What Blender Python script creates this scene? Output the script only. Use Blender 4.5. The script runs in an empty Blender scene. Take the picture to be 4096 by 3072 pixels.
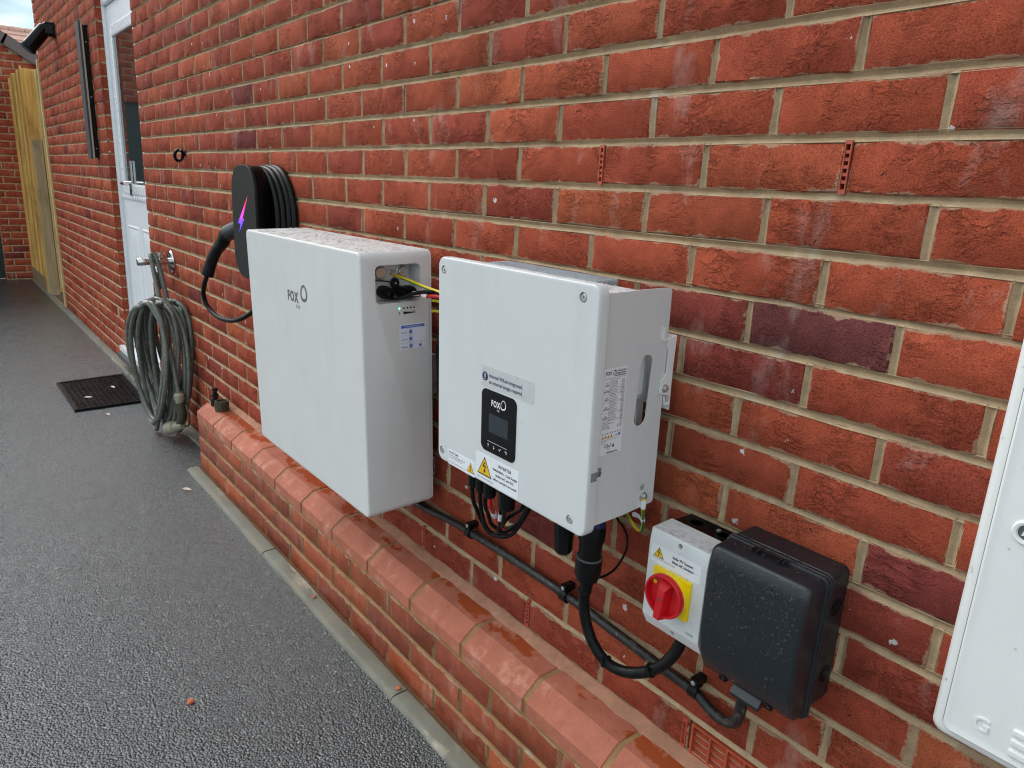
import bpy, bmesh, math, random
from mathutils import Vector, Matrix
R = math.radians
rnd = random.Random(11)
scene = bpy.context.scene
COL = scene.collection

# ---------------------------------------------------------------- camera
CAM_POS = Vector((0.4955, -0.9543, -0.0467))
RIGHT = Vector((0.62489931, 0.77925155, 0.04762211))
DOWN = Vector((0.23459279, -0.12924545, -0.96346346))
FWD = Vector((-0.74462546, 0.61323946, -0.26357219))
cam = bpy.data.cameras.new('camera')
cam.sensor_fit = 'HORIZONTAL'; cam.sensor_width = 36.0; cam.lens = 25.2007
cam.clip_start = 0.02; cam.clip_end = 500
cam_o = bpy.data.objects.new('camera', cam); COL.objects.link(cam_o)
m = Matrix.Identity(4)
for i in range(3):
    m[i][0] = RIGHT[i]; m[i][1] = -DOWN[i]; m[i][2] = -FWD[i]; m[i][3] = CAM_POS[i]
cam_o.matrix_world = m
scene.camera = cam_o

# ---------------------------------------------------------------- sky and sun
SUN_EL, SUN_AZ = R(40), R(250)      # azimuth measured from +Y towards +X
world = bpy.data.worlds.new('World'); scene.world = world
world.use_nodes = True
wn = world.node_tree; wn.nodes.clear()
def wnode(t, **kw):
    n = wn.nodes.new(t)
    for k, v in kw.items(): setattr(n, k, v)
    return n
sky = wnode('ShaderNodeTexSky', sky_type='NISHITA', sun_disc=False, sun_elevation=SUN_EL, sun_rotation=SUN_AZ)
sky.air_density = 1.0; sky.dust_density = 2.0
tc = wnode('ShaderNodeTexCoord')
mp = wnode('ShaderNodeMapping'); mp.inputs['Location'].default_value = (2, 8, 3); mp.inputs['Scale'].default_value = (1.0, 1.0, 2.2)
nz = wnode('ShaderNodeTexNoise'); nz.inputs['Scale'].default_value = 3.2; nz.inputs['Detail'].default_value = 6; nz.inputs['Roughness'].default_value = .55
rp = wnode('ShaderNodeValToRGB'); rp.color_ramp.elements[0].position = .42; rp.color_ramp.elements[0].color = (.75, .75, .75, 1)
rp.color_ramp.elements[1].position = .60; rp.color_ramp.elements[1].color = (1, 1, 1, 1)
cl = wnode('ShaderNodeTexNoise'); cl.inputs['Scale'].default_value = 5.0; cl.inputs['Detail'].default_value = 4
cr = wnode('ShaderNodeValToRGB'); cr.color_ramp.elements[0].position = .42; cr.color_ramp.elements[0].color = (2.7, 3.9, 4.35, 1)
cr.color_ramp.elements[1].position = .64; cr.color_ramp.elements[1].color = (9.6, 9.7, 9.8, 1)
mx = wnode('ShaderNodeMixRGB')
bg = wnode('ShaderNodeBackground'); bg.inputs['Strength'].default_value = 0.105
wo = wnode('ShaderNodeOutputWorld')
L = wn.links.new
L(tc.outputs['Generated'], mp.inputs['Vector']); L(mp.outputs[0], nz.inputs['Vector']); L(mp.outputs[0], cl.inputs['Vector'])
L(nz.outputs['Fac'], rp.inputs['Fac']); L(cl.outputs['Fac'], cr.inputs['Fac'])
L(rp.outputs['Color'], mx.inputs['Fac']); L(sky.outputs[0], mx.inputs[1]); L(cr.outputs[0], mx.inputs[2])
L(mx.outputs[0], bg.inputs['Color']); L(bg.outputs[0], wo.inputs['Surface'])
sun = bpy.data.lights.new('sun', 'SUN'); sun.energy = 1.15; sun.angle = R(42); sun.color = (1.0, .985, .965)
sun_o = bpy.data.objects.new('sun', sun); COL.objects.link(sun_o)
sd = Vector((math.sin(SUN_AZ) * math.cos(SUN_EL), math.cos(SUN_AZ) * math.cos(SUN_EL), math.sin(SUN_EL)))
sun_o.rotation_euler = sd.to_track_quat('Z', 'Y').to_euler()
sun_o.location = (0, -4, 6)
vs = scene.view_settings
vs.view_transform = 'Standard'; vs.look = 'None'; vs.gamma = 1; vs.use_curve_mapping = False
vs.exposure = 0.92
scene.render.engine = 'CYCLES'
cy = scene.cycles
cy.adaptive_threshold = .015; cy.filter_width = 1.15; cy.max_bounces = 6; cy.diffuse_bounces = 3; cy.glossy_bounces = 3; cy.transmission_bounces = 5; cy.transparent_max_bounces = 4

# ---------------------------------------------------------------- node material helper
class NT:
    def __init__(s, name):
        s.m = bpy.data.materials.new(name); s.m.use_nodes = True
        s.t = s.m.node_tree; s.t.nodes.clear()
        s.out = s.n('ShaderNodeOutputMaterial')
        s.b = s.n('ShaderNodeBsdfPrincipled')
        s.t.links.new(s.b.outputs[0], s.out.inputs[0])
    def n(s, t, props=None, **ins):
        nd = s.t.nodes.new(t)
        for k, v in (props or {}).items(): setattr(nd, k, v)
        for k, v in ins.items():
            key = int(k[1:]) if k[0] == 'i' and k[1:].isdigit() else k.replace('_', ' ')
            s.put(nd.inputs[key], v)
        return nd
    def put(s, sock, v):
        if isinstance(v, bpy.types.NodeSocket): s.t.links.new(v, sock)
        elif isinstance(v, bpy.types.Node): s.t.links.new(v.outputs[0], sock)
        else:
            if isinstance(v, (tuple, list)) and len(v) == 3 and sock.type == 'RGBA': v = (*v, 1)
            sock.default_value = v
    def set(s, **kw):
        for k, v in kw.items(): s.put(s.b.inputs[k.replace('_', ' ')], v)
    def noise(s, vec, scale, detail=3, rough=.5, dist=0, typ=None):
        nd = s.n('ShaderNodeTexNoise', {'noise_type': typ} if typ else None, Vector=vec, Scale=scale, Detail=detail, Roughness=rough, Distortion=dist)
        return nd.outputs['Fac']
    def ramp(s, fac, stops):
        nd = s.n('ShaderNodeValToRGB', None, Fac=fac); e = nd.color_ramp.elements
        while len(e) < len(stops): e.new(.5)
        for el, (p, c) in zip(e, stops):
            el.position = p; el.color = (c, c, c, 1) if isinstance(c, (int, float)) else (*c, 1)
        return nd.outputs[0]
    def math(s, op, a, b=0.0, c=0.0):
        nd = s.n('ShaderNodeMath', {'operation': op}, i0=a, i1=b)
        return nd.outputs[0]
    def mix(s, f, a, b, typ='MIX'):
        nd = s.n('ShaderNodeMixRGB', {'blend_type': typ}, i0=f, i1=a, i2=b)
        return nd.outputs[0]
    def bump(s, h, strength, dist, normal=None):
        nd = s.n('ShaderNodeBump', None, Strength=strength, Distance=dist, Height=h)
        if normal is not None: s.put(nd.inputs['Normal'], normal)
        return nd.outputs[0]
    def obj(s): return s.n('ShaderNodeTexCoord').outputs['Object']
    def pos(s): return s.n('ShaderNodeNewGeometry').outputs['Position']
    def vmul(s, v, f): return s.n('ShaderNodeVectorMath', {'operation': 'MULTIPLY'}, i0=v, i1=f).outputs[0]
    def vadd(s, v, f): return s.n('ShaderNodeVectorMath', {'operation': 'ADD'}, i0=v, i1=f).outputs[0]
    def sep(s, v): return s.n('ShaderNodeSeparateXYZ', None, Vector=v).outputs

def plain(name, col, rough=.5, metal=0., var=.08, vs_=18., bump=.0, bs=300., bd=.0006, rv=.12, **kw):
    """a plain painted / plastic / metal surface with a little uneven colour, gloss and grain"""
    t = NT(name); o = t.obj()
    n1 = t.noise(o, vs_, 4, .6)
    dark = tuple(c * (1 - var) for c in col); lite = tuple(min(1, c * (1 + var)) for c in col)
    t.set(Base_Color=t.mix(t.ramp(n1, [(.3, 0.), (.7, 1.)]), dark, lite), Metallic=metal)
    n2 = t.noise(o, vs_ * 2.3, 3)
    t.set(Roughness=t.n('ShaderNodeMapRange', None, Value=n2, i1=.3, i2=.7, i3=max(0., rough - rv), i4=min(1., rough + rv)).outputs[0])
    if bump: t.set(Normal=t.bump(t.noise(o, bs, 2), bump, bd))
    for k, v in kw.items(): t.put(t.b.inputs[k.replace('_', ' ')], v)
    return t.m

def brick_mat(name, mode, smooth=1.0, wet=0.0):
    t = NT(name); p = t.pos()
    if mode == 'object': tint = t.n('ShaderNodeObjectInfo').outputs['Color']
    else: tint = t.n('ShaderNodeAttribute', {'attribute_name': 'tint'}).outputs['Color']
    big = t.noise(p, 7, 3, .6)
    mid = t.noise(p, 38, 4, .65)
    grain = t.noise(p, 420, 3, .7)
    c = t.mix(t.ramp(mid, [(.3, 0.), (.72, 1.)]), t.mix(1., tint, (.80, .76, .76), 'MULTIPLY'), t.mix(1., tint, (1.16, 1.14, 1.08), 'MULTIPLY'))
    c = t.mix(t.ramp(big, [(.62, 0.), (.80, .32)]), c, t.mix(1., tint, (.58, .56, .64), 'MULTIPLY'))
    c = t.mix(t.ramp(grain, [(.30, .85), (.52, 0.)]), c, t.mix(1., c, (.40, .36, .36), 'MULTIPLY'))
    c = t.mix(t.ramp(grain, [(.56, 0.), (.75, .5)]), c, t.mix(1., c, (1.5, 1.7, 1.7), 'MULTIPLY'))
    c = t.mix(t.ramp(grain, [(.70, 0.), (.78, .5)]), c, (.62, .36, .26))
    # mortar dragged over the edges of a brick
    if mode == 'object':
        oc = t.n('ShaderNodeVectorMath', {'operation': 'ABSOLUTE'}, i0=t.obj()).outputs[0]; so = t.sep(oc)
        edge = t.math('MAXIMUM', t.math('SUBTRACT', so[0], .1075 - .0325), so[2])
        sm_ = t.ramp(t.math('ADD', t.math('MULTIPLY', edge, 22.), t.math('MULTIPLY', t.noise(p, 24, 5, .7), .62)), [(.965, 0.), (1.05, .62)])
        c = t.mix(sm_, c, (.46, .33, .215))
    # lime bloom, dark pits, pale paint-like splashes
    bl = t.noise(t.vmul(p, (1, 1, .55)), 9.5, 5, .65)
    c = t.mix(t.ramp(bl, [(.58, 0.), (.80, .45)]), c, (.62, .50, .45))
    w = t.vadd(p, t.vmul(t.n('ShaderNodeTexNoise', None, Vector=p, Scale=170., Detail=3.).outputs['Color'], (.013, .013, .013)))
    sw = t.sep(w); w = t.n('ShaderNodeCombineXYZ', None, X=t.math('ADD', sw[0], sw[1]), Y=sw[2]).outputs[0]
    vz = t.n('ShaderNodeTexVoronoi', {'voronoi_dimensions': '2D'}, Vector=w, Scale=15.)
    spot = t.math('MULTIPLY', t.math('LESS_THAN', vz.outputs['Distance'], t.math('MULTIPLY', t.sep(vz.outputs['Color'])[1], .085)), t.math('GREATER_THAN', t.sep(vz.outputs['Color'])[0], .84))
    c = t.mix(t.math('MULTIPLY', spot, .85), c, (.72, .70, .70))
    vd = t.n('ShaderNodeTexVoronoi', {'voronoi_dimensions': '2D'}, Vector=w, Scale=24.)
    pit = t.math('MULTIPLY', t.math('LESS_THAN', vd.outputs['Distance'], .034), t.math('GREATER_THAN', t.sep(vd.outputs['Color'])[1], .93))
    c = t.mix(pit, c, (.03, .015, .015))
    # dragged folds
    mask = t.ramp(t.noise(p, 11, 2, .5), [(.47, 0.), (.60, 1.)])
    warp = t.vadd(t.vmul(p, (1, 1, 1.9)), t.vmul(t.n('ShaderNodeTexNoise', None, Vector=p, Scale=26., Detail=3.).outputs['Color'], (.05, .05, .05)))
    fold = t.noise(warp, 55, 5, .55, 1.1, 'RIDGED_MULTIFRACTAL')
    lump = t.noise(warp, 30, 4, .6, 1.5)
    h = t.math('MULTIPLY', t.math('ADD', t.math('MULTIPLY', fold, .75), t.math('MULTIPLY', t.ramp(lump, [(.40, 0.), (.54, 1.)]), .6)), mask)
    c = t.mix(t.math('MULTIPLY', t.ramp(h, [(.2, 0.), (1., .35)]), smooth), c, t.mix(1., c, (1.35, 1.3, 1.25), 'MULTIPLY'))  # raised folds painted lighter, a highlight put into the colour
    n1 = t.bump(h, .9 * smooth, .0065)
    n2 = t.bump(t.math('MULTIPLY', grain, t.ramp(t.noise(p, 6.5, 3, .6), [(.35, .35), (.65, 1.2)])), .9, .0042, n1)
    t.set(Base_Color=c, Normal=n2)
    if wet:
        wm = t.ramp(t.noise(t.vmul(p, (1, 1, 1.3)), 8, 5, .6), [(.40, 0.), (.60, 1.)])
        sm = t.ramp(t.noise(t.vmul(p, (1.5, 1, .25)), 30, 4, .6), [(.52, 0.), (.75, .35)])
        c2 = t.mix(sm, c, (.52, .36, .27))
        c2 = t.mix(t.math('MULTIPLY', wm, wet), c2, t.mix(1., c, (.80, .66, .52), 'MULTIPLY'))
        t.set(Base_Color=c2, Roughness=t.ramp(wm, [(0., .75), (1., .34)]))
    else:
        t.set(Roughness=.82)
    t.set(Specular_IOR_Level=.35 if wet else .10)
    return t.m

def mortar_mat(name, col, wet=0.):
    t = NT(name); p = t.pos()
    n = t.noise(p, 30, 5, .65); g = t.noise(p, 520, 3, .7)
    c = t.mix(t.ramp(n, [(.3, 0.), (.7, 1.)]), tuple(v * .72 for v in col), tuple(v * 1.15 for v in col))
    c = t.mix(t.ramp(g, [(.3, .5), (.55, 0.)]), c, tuple(v * .5 for v in col))
    bl = t.noise(t.vmul(p, (1, 1, .6)), 8, 5, .65)
    c = t.mix(t.ramp(bl, [(.60, 0.), (.78, .65)]), c, (.66, .62, .56))
    t.set(Base_Color=c, Roughness=.9, Specular_IOR_Level=.2, Normal=t.bump(t.math('ADD', t.math('MULTIPLY', g, .6), n), .8, .003))
    return t.m

BRICK_O = brick_mat('brick_fired_clay', 'object')
BRICK_A = brick_mat('brick_fired_clay_field', 'attr')
PLINTH_O = brick_mat('brick_wet_smooth', 'object', .25, .9)
MORTAR = mortar_mat('mortar_buff', (.50, .358, .220))
MORTAR_P = mortar_mat('mortar_plinth', (.34, .20, .09))

def cant_mat():
    t = NT('cant_brick_salmon'); p = t.pos(); s = t.sep(p)
    tint = t.n('ShaderNodeObjectInfo').outputs['Color']
    n = t.noise(p, 22, 5, .6); g = t.noise(p, 600, 2)
    c = t.mix(t.ramp(n, [(.3, 0.), (.7, 1.)]), t.mix(1., tint, (.86, .82, .80), 'MULTIPLY'), t.mix(1., tint, (1.1, 1.1, 1.1), 'MULTIPLY'))
    c = t.mix(t.ramp(g, [(.3, .55), (.52, 0.)]), c, t.mix(1., c, (.6, .5, .5), 'MULTIPLY'))
    c = t.mix(t.ramp(t.noise(p, 70, 5, .7), [(.58, 0.), (.72, .55)]), c, t.mix(1., c, (.55, .48, .45), 'MULTIPLY'))
    chalk = t.ramp(t.noise(t.vmul(p, (1, 1, 1)), 11, 6, .7), [(.55, 0.), (.72, .5)])
    c = t.mix(chalk, c, (.70, .42, .30))
    wob = t.vadd(p, t.vmul(t.n('ShaderNodeTexNoise', None, Vector=p, Scale=40., Detail=4., Roughness=.7).outputs['Color'], (.05, .05, .0)))
    wn_ = t.noise(t.vmul(wob, (1, 1.6, 1)), 9, 4, .6)
    grad = t.n('ShaderNodeMapRange', None, Value=s[1], i1=-.095, i2=-.05, i3=-.30, i4=.05).outputs[0]
    wet = t.ramp(t.math('ADD', wn_, grad), [(.535, 0.), (.575, 1.)])
    c = t.mix(wet, c, t.mix(1., tint, (.74, .46, .26), 'MULTIPLY'))
    t.set(Base_Color=c, Roughness=t.ramp(wet, [(0., .74), (1., .26)]), Specular_IOR_Level=.3, Normal=t.bump(t.math('ADD', g, t.math('MULTIPLY', n, .6)), t.ramp(wet, [(0., .7), (1., .15)]), .0018))
    return t.m
CANT = cant_mat()

def asphalt_mat():
    t = NT('asphalt_damp'); p = t.pos()
    v = t.n('ShaderNodeTexVoronoi', None, Vector=p, Scale=180., Randomness=1.)
    d = t.noise(p, 330, 3, .7)
    h = t.math('ADD', t.math('SUBTRACT', 1., v.outputs['Distance']), t.math('MULTIPLY', d, .5))
    sp = t.sep(v.outputs['Color'])
    c = t.ramp(sp[0], [(0., (.003, .0036, .0045)), (.5, (.014, .017, .022)), (.85, (.060, .069, .081)), (.97, (.135, .148, .163)), (1., (.40, .40, .39))])
    c = t.mix(t.ramp(v.outputs['Distance'], [(.34, 0.), (.70, .9)]), c, (.004, .005, .005))  # shade in the crevices between stones painted into the colour
    c = t.mix(1., c, t.ramp(t.noise(p, 1.3, 4, .6), [(.3, .80), (.7, 1.15)]), 'MULTIPLY')
    r = t.ramp(t.math('ADD', t.math('MULTIPLY', t.noise(p, 1.8, 5, .65), .6), t.math('MULTIPLY', sp[1], .4)), [(.25, .12), (.75, .38)])
    t.set(Base_Color=c, Roughness=r, Specular_IOR_Level=1., Specular_Tint=(.86, .97, 1.), Normal=t.bump(h, 1., .0036), Coat_Weight=.5, Coat_Roughness=.22, Coat_IOR=1.6, Coat_Normal=t.bump(h, .75, .0036))
    return t.m
ASPHALT = asphalt_mat()

def kerb_mat():
    t = NT('edging_concrete'); p = t.pos()
    n = t.noise(p, 9, 5, .6); g = t.noise(p, 380, 3, .7)
    c = t.mix(t.ramp(n, [(.3, 0.), (.7, 1.)]), (.115, .112, .082), (.215, .21, .165))
    c = t.mix(t.ramp(t.noise(t.vmul(p, (.35, 1, 1)), 14, 5, .65), [(.55, 0.), (.68, .8)]), c, (.50, .45, .36))
    c = t.mix(t.ramp(t.noise(p, 5, 4), [(.55, 0.), (.7, .5)]), c, (.26, .17, .09))
    c = t.mix(t.ramp(g, [(.28, .5), (.5, 0.)]), c, (.08, .08, .06))
    t.set(Base_Color=c, Roughness=t.ramp(n, [(.3, .30), (.7, .7)]), Normal=t.bump(t.math('ADD', g, n), .7, .003))
    return t.m
KERB = kerb_mat()

def wood_mat(name, a, b, grey=0.):
    t = NT(name); p = t.pos()
    g = t.noise(t.vmul(p, (1, 1, .06)), 60, 5, .65, .6)
    k = t.noise(t.vmul(p, (1, 1, .35)), 7, 4, .6)
    c = t.mix(t.ramp(g, [(.3, 0.), (.7, 1.)]), a, b)
    c = t.mix(t.ramp(k, [(.52, 0.), (.66, .55)]), c, tuple(v * .5 for v in a))
    t.set(Base_Color=c, Roughness=.78, Normal=t.bump(g, .4, .003))
    return t.m
WOOD = wood_mat('treated_softwood', (.52, .275, .06), (.77, .46, .135))
WOOD_B = wood_mat('treated_softwood_pale', (.60, .35, .10), (.82, .54, .19))
WOOD_C = wood_mat('treated_softwood_dark', (.34, .19, .05), (.56, .36, .11))
WOOD_L = wood_mat('fresh_batten', (.52, .36, .14), (.70, .53, .26))
WOOD_G = wood_mat('weathered_post', (.30, .215, .12), (.46, .36, .22))
WOOD_D = wood_mat('muddy_gravel_board', (.15, .095, .05), (.30, .19, .10))

def wetwhite(name, col, rough, topgloss=True):
    t = NT(name); o = t.obj(); geo = t.n('ShaderNodeNewGeometry'); nz_ = t.sep(geo.outputs['Normal'])[2]
    n1 = t.noise(o, 9, 4, .6)
    c = t.mix(t.ramp(n1, [(.3, 0.), (.7, 1.)]), tuple(v * .965 for v in col), tuple(min(1, v * 1.02) for v in col))
    streak = t.ramp(t.noise(t.vmul(o, (1, 1, .12)), 26, 4, .6), [(.52, 0.), (.8, .22)])
    c = t.mix(streak, c, tuple(v * .72 for v in col))
    up = t.ramp(nz_, [(.75, 0.), (.95, 1.)])
    film = t.math('MULTIPLY', up, t.ramp(t.noise(o, 42, 3, .6), [(.50, 0.), (.58, 1.)]))
    t.set(Base_Color=c, Roughness=t.ramp(film, [(0., rough), (1., .22)]), Specular_IOR_Level=.5,
          Normal=t.bump(t.math('ADD', t.math('MULTIPLY', t.noise(o, 900, 2), .12), t.math('MULTIPLY', film, .8)), .5, .0012))
    return t.m
WHITE = wetwhite('powder_coat_white', (.655, .650, .636), .42)
WHITE_I = wetwhite('powder_coat_cool_white', (.642, .650, .648), .45)
WHITE_P = wetwhite('grp_white', (.78, .78, .76), .30)
WHITE_S = wetwhite('isolator_light_grey', (.68, .69, .685), .36)
UPVC = plain('upvc_white', (.78, .80, .82), .28, var=.012, rv=.04)
DOORW = plain('door_white_grain', (.78, .80, .82), .35, var=.015, bump=.05, bs=60, bd=.001, rv=.05)
BLACK = plain('black_plastic', (.007, .007, .0075), .36, var=.3, Specular_IOR_Level=.16)
BLACKG = plain('black_gloss', (.004, .004, .0045), .2, var=.3, rv=.05, Specular_IOR_Level=.16)
BLACKM = plain('black_matt_plate', (.0075, .008, .0085), .38, var=.05, rv=.02, Specular_IOR_Level=.16)
CABLE = plain('black_cable_dusty', (.0085, .0082, .008), .38, var=.5, vs_=60, bump=.3, bs=160, bd=.001, Specular_IOR_Level=.16)
CONDUIT = None
def conduit_mat():
    t = NT('dusty_black_conduit'); o = t.pos()
    n = t.noise(o, 85, 5, .7)
    t.set(Base_Color=t.ramp(n, [(.50, (.008, .0075, .007)), (.62, (.040, .036, .032)), (.76, (.24, .22, .20))]), Roughness=t.ramp(n, [(.4, .3), (.6, .7)]), Normal=t.bump(n, .5, .002))
    return t.m
CONDUIT = conduit_mat()
ANTHRA = plain('anthracite_plastic', (.0105, .0142, .0185), .36, var=.12, bump=.15, bs=900, bd=.0004)
RED = plain('red_plastic', (.56, .006, .012), .38, var=.06)
YELLOW = plain('yellow_plastic', (.86, .60, .0), .36, var=.05)
LABEL = plain('label_paper_white', (.78, .79, .82), .38, var=.03)
LABELL = plain('label_lilac_white', (.72, .74, .84), .4, var=.03)
LABELG = plain('label_frosted_grey', (.54, .545, .54), .45, var=.06, vs_=220)
SILVER = plain('label_silver', (.32, .33, .34), .3, metal=.4)
INK = plain('ink_black', (.010, .010, .012), .5)
INKG = plain('ink_grey', (.10, .105, .115), .5)
INKW = plain('ink_white', (.80, .80, .80), .5)
INKB = plain('ink_blue', (.10, .15, .52), .5)
INKP = plain('ink_purple', (.035, .015, .09), .4)
WARN = plain('warning_yellow', (.80, .47, .005), .4)
STEEL = plain('stainless_steel', (.55, .55, .54), .34, metal=.75)
CHROME = plain('chrome', (.62, .61, .60), .2, metal=1.)
LCD = plain('lcd_screen', (.012, .022, .030), .1, var=.05)
GASKET = plain('gasket_grey', (.10, .10, .10), .5)
HOSE = plain('hose_grey_green', (.118, .124, .104), .30, var=.30, vs_=40)
OLIVE = plain('olive_plastic', (.055, .050, .030), .45, var=.2)
OLIVEL = plain('olive_pale_plastic', (.30, .29, .20), .5, var=.15)
RUBBER = plain('rubber_black', (.006, .006, .007), .34, var=.4, Specular_IOR_Level=.16)
TERRA = plain('terracotta_plastic', (.42, .075, .035), .45, var=.2, vs_=60)
CABR = plain('cable_red', (.60, .02, .02), .4)
CABY = plain('cable_yellow', (.75, .56, .02), .4)
CABG = plain('cable_green', (.02, .16, .06), .4)
BLUE = plain('blue_collar', (.022, .022, .10), .4)
VERGE = plain('verge_cap_brown', (.155, .112, .108), .55, var=.06)
TILE = plain('roof_tile_pink', (.66, .38, .30), .8, var=.14, vs_=9)
RIDGE = plain('ridge_tile_pink', (.58, .34, .27), .8, var=.12)
GDOOR = plain('garage_door_dark_green', (.012, .022, .020), .35, var=.2)
LEAD = plain('sill_dark_grey', (.06, .06, .062), .45)
PETAL = plain('dry_petal', (.62, .50, .42), .7, var=.2, vs_=200)
CHIP = plain('brick_chip', (.50, .13, .06), .85, var=.2, vs_=200)
RIVET = plain('screw_zinc', (.55, .55, .56), .35, metal=.9)
PVCW = plain('wire_sleeve_white', (.78, .78, .78), .45)
HEAT = plain('heat_sink_alloy', (.48, .52, .56), .35, metal=.35)
t = NT('window_glass_door'); t.set(Base_Color=(.02, .03, .03), Roughness=.03, Specular_IOR_Level=.9, Coat_Weight=.6); t.set(Normal=t.bump(t.noise(t.obj(), 3, 2), .03, .01)); GLASS = t.m
t = NT('water_bead'); t.set(Base_Color=(1, 1, 1), Roughness=.03, IOR=1.45, Transmission_Weight=1.); t.set(Normal=t.bump(t.noise(t.obj(), 400, 2), .05, .0005)); WATER = t.m
t = NT('led_green'); t.set(Base_Color=(.1, .7, .3), Emission_Color=(.15, .9, .4, 1), Emission_Strength=1.2); t.set(Roughness=t.noise(t.obj(), 100)); LED = t.m
t = NT('bolt_gradient_glow'); s_ = t.sep(t.obj())
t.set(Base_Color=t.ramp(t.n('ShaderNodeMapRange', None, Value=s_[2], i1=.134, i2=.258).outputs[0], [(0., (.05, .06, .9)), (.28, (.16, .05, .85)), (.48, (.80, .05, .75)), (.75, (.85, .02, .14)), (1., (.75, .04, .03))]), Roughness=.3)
t.set(Emission_Color=t.ramp(t.n('ShaderNodeMapRange', None, Value=s_[2], i1=.134, i2=.258).outputs[0], [(0., (.05, .06, .9)), (.28, (.16, .05, .85)), (.48, (.80, .05, .75)), (.75, (.85, .02, .14)), (1., (.75, .04, .03))]), Emission_Strength=.45); BOLT = t.m  # glow added to the bolt by emission, with no lamp behind it

# ---------------------------------------------------------------- mesh helpers
class MB:
    def __init__(s): s.v = []; s.f = []; s.tag = []
    def add(s, vs_, fs):
        b = len(s.v); s.v += [tuple(v) for v in vs_]; s.f += [tuple(i + b for i in f) for f in fs]; return s
    def box(s, x0, x1, y0, y1, z0, z1):
        return s.add([(x, y, z) for z in (z0, z1) for y in (y0, y1) for x in (x0, x1)],
                     [(0, 2, 3, 1), (4, 5, 7, 6), (0, 1, 5, 4), (2, 6, 7, 3), (0, 4, 6, 2), (1, 3, 7, 5)])
    def loft(s, loops, c0=True, c1=True, closed=True):
        n = len(loops[0]); vs_ = [p for l in loops for p in l]; fs = []
        for i in range(len(loops) - 1):
            for j in range(n if closed else n - 1):
                k = (j + 1) % n; fs.append((i * n + j, i * n + k, (i + 1) * n + k, (i + 1) * n + j))
        if c0: fs.append(tuple(range(n - 1, -1, -1)))
        if c1: fs.append(tuple(range((len(loops) - 1) * n, len(loops) * n)))
        return s.add(vs_, fs)
    def tube(s, pts, r, n=8, smooth=6, caps=True):
        P = [Vector(p) for p in pts]
        if smooth and len(P) > 2: P = catmull(P, smooth)
        loops = []; up = None; N = len(P)
        for i, p in enumerate(P):
            d = (P[min(i + 1, N - 1)] - P[max(i - 1, 0)])
            d = d.normalized() if d.length > 1e-9 else Vector((0, 0, 1))
            if up is None: up = d.orthogonal().normalized()
            up = (up - d * up.dot(d)); up = up.normalized() if up.length > 1e-6 else d.orthogonal().normalized()
            sd_ = d.cross(up); rr_ = r(i / max(1, N - 1)) if callable(r) else r
            loops.append([p + (up * math.cos(a) + sd_ * math.sin(a)) * rr_ for a in (2 * math.pi * k / n for k in range(n))])
        return s.loft(loops, caps, caps)
    def lathe(s, p0, axis, prof, n=20):
        """prof: (distance along axis, radius)"""
        a = Vector(axis).normalized(); u = a.orthogonal().normalized(); w = a.cross(u); p0 = Vector(p0)
        return s.loft([[p0 + a * d + (u * math.cos(t_) + w * math.sin(t_)) * max(r, 1e-5) for t_ in (2 * math.pi * k / n for k in range(n))] for d, r in prof])
    def drop(s, p, nrm, r, h=.45, down=0.):
        a = Vector(nrm).normalized(); u = a.orthogonal().normalized(); w = a.cross(u); p = Vector(p)
        n = 7; l0 = [p + (u * math.cos(t_) + w * math.sin(t_)) * r for t_ in (6.2832 * k / n for k in range(n))]
        l1 = [p + (u * math.cos(t_) + w * math.sin(t_)) * r * .62 + a * r * h * .8 for t_ in (6.2832 * k / n for k in range(n))]
        if down:
            l0 = [q + Vector((0, 0, min(0, q.z - p.z) * down)) for q in l0]
        b = len(s.v); s.v += [tuple(q) for q in l0 + l1] + [tuple(p + a * r * h)]
        for k in range(n):
            k2 = (k + 1) % n; s.f.append((b + k, b + k2, b + n + k2, b + n + k)); s.f.append((b + n + k, b + n + k2, b + 2 * n))
        return s

def catmull(P, k):
    out = []; N = len(P)
    for i in range(N - 1):
        p0, p1, p2, p3 = P[max(i - 1, 0)], P[i], P[i + 1], P[min(i + 2, N - 1)]
        for j in range(k):
            t_ = j / k; t2, t3 = t_ * t_, t_ ** 3
            out.append(.5 * ((2 * p1) + (p2 - p0) * t_ + (2 * p0 - 5 * p1 + 4 * p2 - p3) * t2 + (3 * p1 - p0 - 3 * p2 + p3) * t3))
    return out + [P[-1]]

def rr(a0, a1, b0, b1, r, seg=5, sub=1):
    """rounded rectangle outline, counter clockwise; sub = pieces along each straight side"""
    r = min(r, (a1 - a0) / 2 - 1e-6, (b1 - b0) / 2 - 1e-6); pts = []
    cs = [((a1 - r, b0 + r), -90), ((a1 - r, b1 - r), 0), ((a0 + r, b1 - r), 90), ((a0 + r, b0 + r), 180)]
    for i, ((ca, cb), st) in enumerate(cs):
        arc = [(ca + r * math.cos(R(st + 90 * k / seg)), cb + r * math.sin(R(st + 90 * k / seg))) for k in range(seg + 1)]
        pts += arc
        (na, nb), ns = cs[(i + 1) % 4]
        nx = (na + r * math.cos(R(ns)), nb + r * math.sin(R(ns)))
        for k in range(1, sub): pts.append((arc[-1][0] + (nx[0] - arc[-1][0]) * k / sub, arc[-1][1] + (nx[1] - arc[-1][1]) * k / sub))
    return pts
FRONT = lambda a, b, d: (a, d, b)      # faces -y : a = x, b = z, d = y
SIDE = lambda a, b, d: (d, a, b)       # faces +x : a = y, b = z, d = x
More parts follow.
